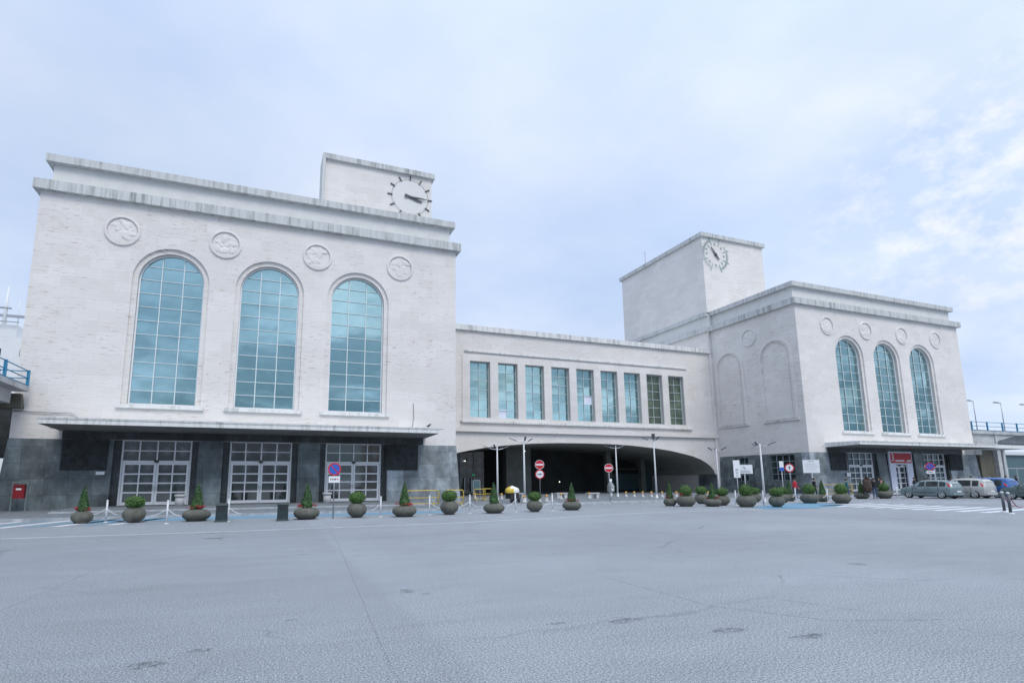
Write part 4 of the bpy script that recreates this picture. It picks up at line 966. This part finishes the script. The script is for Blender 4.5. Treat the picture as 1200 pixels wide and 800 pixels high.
# ------------------------------------------------------------------ cars
def car(label, name, loc, rz, paint_c, L_=4.05, H=1.50, W=1.70, van=0, group='cars parked side by side at the right pavilion', stripe=None):
    m = bpy.data.materials.new('paint_' + name); m.use_nodes = True; p = m.node_tree.nodes['Principled BSDF']
    p.inputs['Base Color'].default_value = (*paint_c, 1); p.inputs['Metallic'].default_value = .35; p.inputs['Roughness'].default_value = .32; p.inputs['Coat Weight'].default_value = .6; p.inputs['Coat Roughness'].default_value = .08
    M['paint_' + name] = m
    t = thing(name, label, 'car', loc, rz, group)
    hw = W / 2
    # stations: x, z_bottom, z_belt, z_roof, half width at roof   (front at +x)
    S = [(-2.02, .42, .80, .84, .60), (-1.99, .30, .92, .99, .60), (-1.90, .24, .97, 1.17 + van * .12, .57), (-1.74, .22, .97, 1.36 + van * .06, .57), (-1.2, .20, .96, 1.47, .58), (-.6, .19, .95, 1.50, .59), (0, .19, .94, 1.495, .59), (.35, .19, .93, 1.44, .58), (.8, .19, .93, 1.23, .57), (1.12, .20, .925, 1.03, .58), (1.3, .20, .92, .965, .64), (1.7, .22, .85, .89, .62), (1.90, .25, .76, .79, .56), (2.01, .30, .62, .65, .48)]
    k = L_ / 4.04
    body = MB(); rings = []
    for (x, zb, zl, zr, wr) in S:
        end = abs(x) > 1.9; wf = hw * (.90 if abs(x) > 1.9 else .97 if abs(x) > 1.6 else 1.0); wf *= (.86 if abs(x) > 2.0 else 1)
        zr_ = zr * H / 1.5
        sec = [(0, zb), (wf * .86, zb), (wf * .97, zb + .08), (wf, zb + (zl - zb) * .45), (wf * .985, zb + (zl - zb) * .8), (wf * .95, zl), (min(wr * W / 1.7, wf * .93) * 1.06, zl + (zr_ - zl) * .88), (min(wr * W / 1.7, wf * .9) * .86, zr_), (0, zr_ + .025)]
        ring = [body.V(x * k, -y, z) for y, z in sec] + [body.V(x * k, y, z) for y, z in sec[-2:0:-1]]; rings.append(ring)
    n = len(rings[0])
    for a, b in zip(rings, rings[1:]):
        for i in range(n): body.F((a[i], a[(i + 1) % n], b[(i + 1) % n], b[i]), True)
    body.F(rings[0]); body.F(rings[-1])
    bo = body.build('body', m, t)
    wx = (-1.25 * k, 1.25 * k)
    # wheel arches cut out
    cm = MB()
    for x in wx:
        cm.T = Matrix.Translation((x, 0, .33)) @ Matrix.Rotation(PI / 2, 4, 'X'); cm.lathe([(0, -1.2), (.385, -1.2), (.385, 1.2), (0, 1.2)], 28, smooth=False)
    for y in (1, -1): pass
    cut = cm.build('cut', 'blackplastic')
    md = bo.modifiers.new('b', 'BOOLEAN'); md.object = cut; md.operation = 'DIFFERENCE'; md.solver = 'EXACT'
    dg = bpy.context.evaluated_depsgraph_get(); dg.update(); me = bpy.data.meshes.new_from_object(bo.evaluated_get(dg)); bo.modifiers.clear(); bo.data = me; bpy.data.objects.remove(cut)
    if not me.materials: me.materials.append(m)
    me.materials[0] = m
    me.attributes.active = None if False else me.attributes.active
    for pl in me.polygons: pl.use_smooth = True
    if hasattr(me, 'set_sharp_from_angle'): me.set_sharp_from_angle(angle=math.radians(32))
    q = MB(); q.box(-1.75 * k, 1.75 * k, -hw + .22, hw - .22, .15, .62); q.build('underbody', 'blackplastic', t)
    # glass: side panes follow the tumblehome
    def belt(x):
        for a, b in zip(S, S[1:]):
            if a[0] <= x <= b[0]:
                u = (x - a[0]) / (b[0] - a[0]); return [a[i] + (b[i] - a[i]) * u for i in range(5)]
        return S[-1]
    def sidept(x, v, s):
        _, zb, zl, zr, wr = belt(x); zr *= H / 1.5; lo = (hw * .95, zl); hi = (min(wr * W / 1.7, hw * .93) * 1.06, zl + (zr - zl) * .88)
        return (x * k, s * (lo[0] + (hi[0] - lo[0]) * v + .012), lo[1] + (hi[1] - lo[1]) * v)
    for s in (-1, 1):
        for (xa, xb, slope0, slope1) in ((-1.55, -1.12, .25, 0), (-1.02, -.12, 0, 0), (-.02, .92, 0, 1)):
            q = MB(); lo, hi = [], []
            for i in range(7):
                x = xa + (xb - xa) * i / 6; lo.append(sidept(x, .06, s)); xx = x; hi.append(sidept(xx, .90 if not (slope1 and i == 6) else .5, s))
            for i in range(6): q.quad(lo[i], lo[i + 1], hi[i + 1], hi[i])
            q.build('side_window', 'carglass', t)
        q = MB(); q.box(.76 * k, .93 * k, s * hw * .99 - (.0 if s > 0 else .17), s * hw * .99 + (.17 if s > 0 else .0), .93, 1.05, .015); q.build('mirror', m, t)
        for x in (-.35, .6):
            q = MB(); q.box(x - .09, x + .09, min(s * (hw - .01), s * (hw + .02)), max(s * (hw - .01), s * (hw + .02)), .80, .835); q.build('door_handle', 'blackplastic', t)
        q = MB(); q.box(-1.7 * k, 1.75 * k, min(s * (hw - .03), s * (hw + .012)), max(s * (hw - .03), s * (hw + .012)), .40, .455) if False else q.box(-.85 * k, .85 * k, min(s * (hw - .03), s * (hw + .012)), max(s * (hw - .03), s * (hw + .012)), .46, .50); q.build('side_trim', 'blackplastic', t)
        # door shut lines
        q = MB()
        for x in (-1.02, -.06, .88): q.box(x - .006, x + .006, min(s * (hw - .04), s * (hw + .004)), max(s * (hw - .04), s * (hw + .004)), .30, .90)
        q.build('door_gap', 'blackplastic', t)
        q = MB(); q.tube([(-1.96 * k, s * (hw - .17), .82), (-1.83 * k, s * (hw - .13), 1.0), (-1.66 * k, s * (hw - .20), 1.22)], [.06, .09, .05], 8); q.build('tail_light', 'light_red', t)
        q = MB(); q.tube([(1.90 * k, s * (hw - .30), .62), (1.80 * k, s * (hw - .20), .70), (1.58 * k, s * (hw - .10), .78)], [.05, .09, .03], 8); q.build('headlight', 'light_clear', t)
    def crosspane(name, xa, xb, va, vb, inset):
        q = MB()
        A, Bp = [], []
        for (x, arr) in ((xa, A), (xb, Bp)):
            _, zb, zl, zr, wr = belt(x); zr *= H / 1.5
            for y in (-.86, -.4, 0, .4, .86): arr.append((x * k + (.012 if xa > 0 else -.012), y * min(wr * W / 1.7, hw * .9) * .93, zr + .05 + (.0 if abs(y) < .5 else -.018)))
        for i in range(4): q.quad(A[i], A[i + 1], Bp[i + 1], Bp[i])
        q.build(name, 'carglass', t)
    crosspane('windscreen', .42, 1.1, 0, 1, 0); crosspane('rear_window', -1.94, -1.56, 0, 1, 0)
    q = MB(); q.box(-2.06 * k, -1.90 * k, -hw * .84, hw * .84, .30, .50, .02); q.build('rear_bumper', m, t)
    q = MB(); q.box(-2.065 * k - .01, -2.06 * k, -.26, .26, .52, .63); q.build('number_plate', 'signwhite', t)
    q = MB(); q.box(1.88 * k, 2.05 * k, -hw * .80, hw * .80, .24, .42, .02); q.build('front_bumper', m, t)
    for x in wx:
        for s in (-1, 1):
            q = MB(); q.T = Matrix.Translation((x, s * (hw - .11), .33)) @ Matrix.Rotation(-s * PI / 2, 4, 'X')
            q.lathe([(0, -.09), (.30, -.09), (.33, -.05), (.33, .06), (.31, .10), (.235, .105), (.225, .06)], 26); wh = q.build('wheel', 'tyre', t)
            q = MB(); q.T = Matrix.Translation((x, s * (hw - .11), .33)) @ Matrix.Rotation(-s * PI / 2, 4, 'X')
            q.lathe([(.228, .07), (.225, .108), (.195, .095), (.18, .06)], 26); q.lathe([(.06, .06), (.055, .095), (0, .10)], 12)
            for j in range(7):
                a = 2 * PI * j / 7; ca, sa = math.cos(a), math.sin(a); w = .028
                v = [q.V(.04 * ca - o * sa, .04 * sa + o * ca, .09) for o in (-w, w)] + [q.V(.21 * ca - o * sa, .21 * sa + o * ca, .09) for o in (w, -w)]; q.F(v)
            q.build('rim', 'rim', wh, recalc=False)
    q = MB(); q.tube([(-1.45 * k, 0, H - .05), (-1.62 * k, 0, H + .12)], .012, 5); q.build('aerial', 'blackplastic', t)
    if stripe:
        q = MB(); q.box(-.25, .25, -.45, .45, H - .01, H + .11, .04); q.build('roof_light_bar', 'signblue', t)
    return t
hd = math.radians(90)
car('grey green hatchback, leftmost of the parked cars, seen from its left side', 'hatchback_car', (52.0, 29.8, 0), math.radians(89.5), (.22, .29, .31), 4.0, 1.50)
car('silver beige people carrier parked between the grey green hatchback and the blue car', 'people_carrier_car', (54.65, 28.95, 0), math.radians(90.5), (.50, .50, .48), 4.05, 1.60, 1.7, 1)
car('blue estate car with pale rear, beside the silver people carrier', 'estate_car', (57.1, 28.7, 0), math.radians(89), (.03, .12, .34), 4.4, 1.66, 1.75, 1)
car('dark grey green car cut by the right edge of the photo, only its front showing', 'saloon_car', (54.24, 23.8, 0), math.radians(89), (.12, .17, .17), 4.2, 1.46)

# ------------------------------------------------------------------ people
def person(loc, rz, top, trousers, label, h=1.72, stride=.12, arm=.15, carry=None, hair='hair'):
    s = h / 1.72
    V_, E_, R_, Z = [], [], [], {}
    def add(nm, x, y, z, r, par=None):
        V_.append((x * s, y * s, z * s)); R_.append(r * s); Z[nm] = len(V_) - 1
        if par is not None: E_.append((Z[par], Z[nm]))
    add('pelvis', 0, 0, .95, .145); add('waist', 0, 0, 1.10, .13, 'pelvis'); add('chest', 0, -.01, 1.30, .155, 'waist'); add('neckb', 0, 0, 1.44, .09, 'chest'); add('neck', 0, 0, 1.50, .055, 'neckb'); add('head', 0, -.01, 1.60, .095, 'neck'); add('crown', 0, .0, 1.68, .075, 'head')
    add('nose', 0, -.10, 1.60, .018, 'head')
    for sd, t in ((-1, 1), (1, -1)):
        q = str(sd)
        add('hip' + q, .09 * sd, 0, .88, .10, 'pelvis'); add('knee' + q, .10 * sd, -stride * .5 * t - .02, .50, .065, 'hip' + q); add('ankle' + q, .10 * sd, -stride * t, .09, .042, 'knee' + q); add('toe' + q, .11 * sd, -stride * t - .16, .04, .035, 'ankle' + q)
        add('sho' + q, .17 * sd, 0, 1.40, .065, 'chest'); add('elb' + q, .24 * sd, arm * t * .3, 1.12, .045, 'sho' + q); add('wri' + q, .25 * sd, -.08 - arm * .5, .92, .032, 'elb' + q); add('hand' + q, .25 * sd, -.11 - arm * .5, .84, .032, 'wri' + q)
        for j in range(3): add('f%d' % j + q, (.25 + .02 * (j - 1)) * sd, -.13 - arm * .5, .77, .010, 'hand' + q)
    me = bpy.data.meshes.new('body'); me.from_pydata(V_, E_, []); ob = bpy.data.objects.new('body', me); col.objects.link(ob)
    md = ob.modifiers.new('s', 'SKIN'); sv = me.skin_vertices[0].data
    for i, r in enumerate(R_): sv[i].radius = (r, r * (.8 if i in (Z['chest'], Z['waist'], Z['pelvis']) else 1))
    sv[0].use_root = True
    sb = ob.modifiers.new('d', 'SUBSURF'); sb.levels = 1; sb.render_levels = 1
    dg = bpy.context.evaluated_depsgraph_get(); dg.update(); m2 = bpy.data.meshes.new_from_object(ob.evaluated_get(dg)); bpy.data.objects.remove(ob)
    m2.materials.clear()
    for c in (top, trousers, 'skin', 'blackplastic'): m2.materials.append(M[c])
    for p in m2.polygons:
        z = p.center.z / s; x = abs(p.center.x) / s
        p.material_index = 2 if (z > 1.47 or (x > .20 and z < .93)) else (0 if z > .93 else (1 if z > .09 else 3)); p.use_smooth = True
    t = thing('person', label, 'person', loc, rz)
    b = bpy.data.objects.new('body', m2); col.objects.link(b); b.parent = t
    q = MB(); q.T = Matrix.Translation((0, .015 * s, 1.625 * s)); q.lathe([(.10, -.03), (.112, .02), (.09, .085), (.04, .115), (0, .12)], 14, (0, 0, 0), s * 1.0, s * 1.12); q.build('hair', hair, t)
    return t
for nm, c in (('c_red', (.42, .02, .04)), ('c_black', (.015, .016, .02)), ('c_jeans', (.04, .08, .16)), ('c_brown', (.05, .03, .025)), ('c_pink', (.35, .16, .18)), ('c_grey', (.16, .17, .19)), ('c_navy', (.02, .03, .07)), ('c_teal', (.03, .14, .15))): M[nm] = plain(nm, c, .8, var=.2, vs=8)
person((42.7, 34.9, 0), .2, 'c_red', 'c_jeans', 'person in a red jacket and dark trousers walking beside the side wall', 1.72, .2)
person((45.8, 35.5, 0), 1.2, 'c_black', 'c_black', 'person dressed in black under the large notice board', 1.72, .15)
pv = person((46.9, 31.0, 0), 2.2, 'c_black', 'c_jeans', 'vendor in dark clothes and blue jeans carrying a big dark load by the low bowls', 1.68, .1, .3)
t = thing('cloth_bundle', 'big dark brown cloth bundle carried by the vendor in jeans', 'bundle', (46.45, 31.25, .5), .4)
q = MB(); rr = random.Random(2)
q.lathe([(0, 0), (.22, .02), (.40, .15), (.46, .38), (.43, .62), (.40, .9), (.27, 1.12), (.12, 1.2), (0, 1.22)], 16, (0, 0, 0), 1.1, .7, False); 
for i, vv in enumerate(q.v): q.v[i] = vv * (1 + rr.uniform(-.11, .11))
q.build('cloth', 'c_brown', t)
q = MB(); q.tube([(-.3, 0, .95), (0, 0, 1.16), (.3, 0, .95)], .04, 6); q.build('strap', 'c_brown', t)
for x, y, z, rz, tp, tr, lb, h in ((44.9, 31.9, 0, 1, 'c_teal', 'c_jeans', 'person in a teal top half hidden by the cone shrub left of the vendor', 1.65), (55.5, 36.2, 0, .4, 'c_black', 'c_black', 'person in black left of the white doorway frame', 1.75), (56.3, 36.5, 0, -.5, 'c_pink', 'c_grey', 'person in a pinkish top beside the one in black at the doorway frame', 1.66),
    (61.0, 36.3, 0, 0, 'c_black', 'c_black', 'person in dark coat right of the doorway frame, behind the hatchback\'s bonnet', 1.72), (63.2, 36.6, 0, .8, 'c_navy', 'c_black', 'dark clad person behind the hatchback\'s windscreen', 1.64), (64.2, 36.9, 0, -.3, 'c_grey', 'c_black', 'grey clad person behind the hatchback\'s roof', 1.70),
    (71.2, 38.6, .12, 0, 'c_black', 'c_black', 'person whose dark head shows above the silver car\'s roof, left one', 1.72), (72.9, 38.8, .12, .6, 'c_navy', 'c_black', 'person whose dark head shows above the silver car\'s roof, right one', 1.60), (76.0, 39.2, .12, 0, 'c_navy', 'c_jeans', 'person in navy seen above the blue car\'s front', 1.75),
    (78.6, 39.4, .12, .3, 'c_grey', 'c_black', 'person in grey seen above the blue car\'s middle', 1.7), (80.9, 39.5, .12, -.2, 'c_teal', 'c_jeans', 'person in teal seen above the blue car\'s roof', 1.66), (84.0, 39.8, .12, .2, 'c_red', 'c_black', 'person in red beside the white downpipe', 1.75), (87.6, 40.5, .12, 1, 'c_black', 'c_jeans', 'person in black at the far right under the walkway', 1.72)):
    person((x, y, z), rz, tp, tr, lb, h)

# ------------------------------------------------------------------ city behind the viewer (it shows in the glass)
def town_house(x0, x1, y, h, mat, label):
    t = thing('town_building', label, 'building', ((x0 + x1) / 2, y, 0)); w = (x1 - x0) / 2
    q = MB(); q.box(-w, w, -14, 0, 0, h); q.build('wall', mat, t); q = MB(); q.box(-w - .5, w + .5, -14.5, .5, h, h + .7); q.build('roof', 'concrete2', t)
    q = MB()
    for fl_ in range(int(h / 4)):
        for k in range(int(2 * w / 4)): x = -w + 1.4 + 4 * k; q.box(x, x + 1.4, .001, .12, 1.2 + 4 * fl_, 3.3 + 4 * fl_)
    q.build('window', 'frame', t)
town_house(-150, -70, -75, 15, 'city', 'brown town building behind the viewer, mirrored in the left doors')
town_house(-55, 10, -85, 19, 'city2', 'grey town building behind the viewer, mirrored in the middle doors')
town_house(30, 120, -90, 16, 'city', 'brown town building behind the viewer, mirrored in the wing')

# ------------------------------------------------------------------ world
w = bpy.data.worlds.new('World'); scene.world = w; w.use_nodes = True
nt = w.node_tree; nt.nodes.clear()
out = nt.nodes.new('ShaderNodeOutputWorld')
BREAK = (0.8579, 0.3778, 0.3483)
SUN_EL, SUN_AZ = 52, 172     # azimuth measured clockwise from +Y
sky = N(nt, 'ShaderNodeTexSky', sky_type='NISHITA'); sky.sun_disc = False; sky.sun_elevation = math.radians(SUN_EL); sky.sun_rotation = math.radians(SUN_AZ)
b1 = N(nt, 'ShaderNodeBackground'); L(nt, sky.outputs[0], b1.inputs[0]); b1.inputs[1].default_value = .10
tc = N(nt, 'ShaderNodeTexCoord'); sp = N(nt, 'ShaderNodeSeparateXYZ'); L(nt, tc.outputs['Generated'], sp.inputs[0])
mz = N(nt, 'ShaderNodeMath', operation='ADD'); L(nt, sp.outputs[2], mz.inputs[0]); mz.inputs[1].default_value = .22
mx = N(nt, 'ShaderNodeMath', operation='MAXIMUM'); L(nt, mz.outputs[0], mx.inputs[0]); mx.inputs[1].default_value = .08
dx = N(nt, 'ShaderNodeMath', operation='DIVIDE'); L(nt, sp.outputs[0], dx.inputs[0]); L(nt, mx.outputs[0], dx.inputs[1])
dy = N(nt, 'ShaderNodeMath', operation='DIVIDE'); L(nt, sp.outputs[1], dy.inputs[0]); L(nt, mx.outputs[0], dy.inputs[1])
cv = N(nt, 'ShaderNodeCombineXYZ'); L(nt, dx.outputs[0], cv.inputs[0]); L(nt, dy.outputs[0], cv.inputs[1])
n1 = noise(nt, cv.outputs[0], 1.15, 7, .52); n2 = noise(nt, cv.outputs[0], .38, 4, .5)
ccol = ramp(nt, n1, [(.30, (.515, .65, .915)), (.46, (.615, .735, .955)), (.60, (.74, .825, .985)), (.72, (.94, .965, 1.0))])
# the overcast is brighter towards the veiled sun
dt = N(nt, 'ShaderNodeVectorMath', operation='DOT_PRODUCT'); L(nt, tc.outputs['Generated'], dt.inputs[0])
az = math.radians(SUN_AZ); el = math.radians(SUN_EL); sd = Vector((math.sin(az) * math.cos(el), math.cos(az) * math.cos(el), math.sin(el))); dt.inputs[1].default_value = sd
br = N(nt, 'ShaderNodeMapRange'); L(nt, dt.outputs['Value'], br.inputs[0]); br.inputs[1].default_value = -.2; br.inputs[2].default_value = 1; br.inputs[3].default_value = 1.0; br.inputs[4].default_value = 1.55
# a thin bright break in the cloud low over the right pavilion
bd = N(nt, 'ShaderNodeVectorMath', operation='DOT_PRODUCT'); L(nt, tc.outputs['Generated'], bd.inputs[0]); bd.inputs[1].default_value = BREAK
bm_ = ramp(nt, bd.outputs['Value'], [(.972, 0.0), (.999, .65)])
bn_ = ramp(nt, noise(nt, coords(nt, (1, 1, 1.6), 'Generated'), 15, 8, .65), [(.46, 0.0), (.66, 1.0)])
bq = N(nt, 'ShaderNodeMath', operation='MULTIPLY'); L(nt, bm_, bq.inputs[0]); L(nt, bn_, bq.inputs[1])
ccol = mix(nt, bq.outputs[0], ccol, (1.0, .98, .95))
# unseen patchy cloud bank, added low behind the viewer to darken glass reflections
lowz = ramp(nt, sp.outputs[2], [(.12, 1.0), (.50, .05)])
sy2 = N(nt, 'ShaderNodeMapRange'); L(nt, sp.outputs[1], sy2.inputs[0]); sy2.inputs[1].default_value = .1; sy2.inputs[2].default_value = -.5; sy2.inputs[3].default_value = 0; sy2.inputs[4].default_value = 1
n3 = ramp(nt, noise(nt, coords(nt, (1, 1, 4.0), 'Generated'), 3.4, 7, .6), [(.40, .05), (.56, 1.0)])
q1 = N(nt, 'ShaderNodeMath', operation='MULTIPLY'); L(nt, lowz, q1.inputs[0]); L(nt, sy2.outputs[0], q1.inputs[1])
q2 = N(nt, 'ShaderNodeMath', operation='MULTIPLY'); L(nt, q1.outputs[0], q2.inputs[0]); L(nt, n3, q2.inputs[1])
ccol = mix(nt, q2.outputs[0], ccol, (.13, .21, .30))
b2 = N(nt, 'ShaderNodeBackground'); L(nt, ccol, b2.inputs[0]); L(nt, br.outputs[0], b2.inputs[1])
cf = ramp(nt, n2, [(.30, .72), (.55, .96)])
mxs = N(nt, 'ShaderNodeMixShader'); L(nt, cf, mxs.inputs[0]); L(nt, b1.outputs[0], mxs.inputs[1]); L(nt, b2.outputs[0], mxs.inputs[2]); L(nt, mxs.outputs[0], out.inputs[0])
sl = bpy.data.lights.new('sun', 'SUN'); sl.energy = 1.5; sl.angle = math.radians(25); sl.color = (1, .93, .82)
so_ = bpy.data.objects.new('sun', sl); col.objects.link(so_); so_.rotation_euler = (-sd).to_track_quat('-Z', 'Y').to_euler()

# ------------------------------------------------------------------ camera (solved from the photograph)
yaw, pitch, roll = .3701, .1603, -.0075
cy_, sy_, cp_, sp_ = math.cos(yaw), math.sin(yaw), math.cos(pitch), math.sin(pitch)
fwd = Vector((sy_ * cp_, cy_ * cp_, sp_)); right = Vector((cy_, -sy_, 0)); up = right.cross(fwd)
r2 = right * math.cos(roll) + up * math.sin(roll); u2 = -right * math.sin(roll) + up * math.cos(roll)
cam = bpy.data.cameras.new('camera'); co = bpy.data.objects.new('camera', cam); col.objects.link(co)
mt = Matrix(((r2.x, u2.x, -fwd.x, 0), (r2.y, u2.y, -fwd.y, 0), (r2.z, u2.z, -fwd.z, 1.65), (0, 0, 0, 1))); co.matrix_world = mt
cam.sensor_width = 36; cam.lens = 642.53 / 1200 * 36; cam.shift_x = (600 - 561.2152) / 1200; cam.shift_y = (460.0626 - 400) / 1200
cam.clip_start = .1; cam.clip_end = 6000
scene.camera = co
vs = scene.view_settings; vs.view_transform = 'Standard'; vs.look = 'None'; vs.exposure = .10; vs.gamma = 1; vs.use_curve_mapping = False
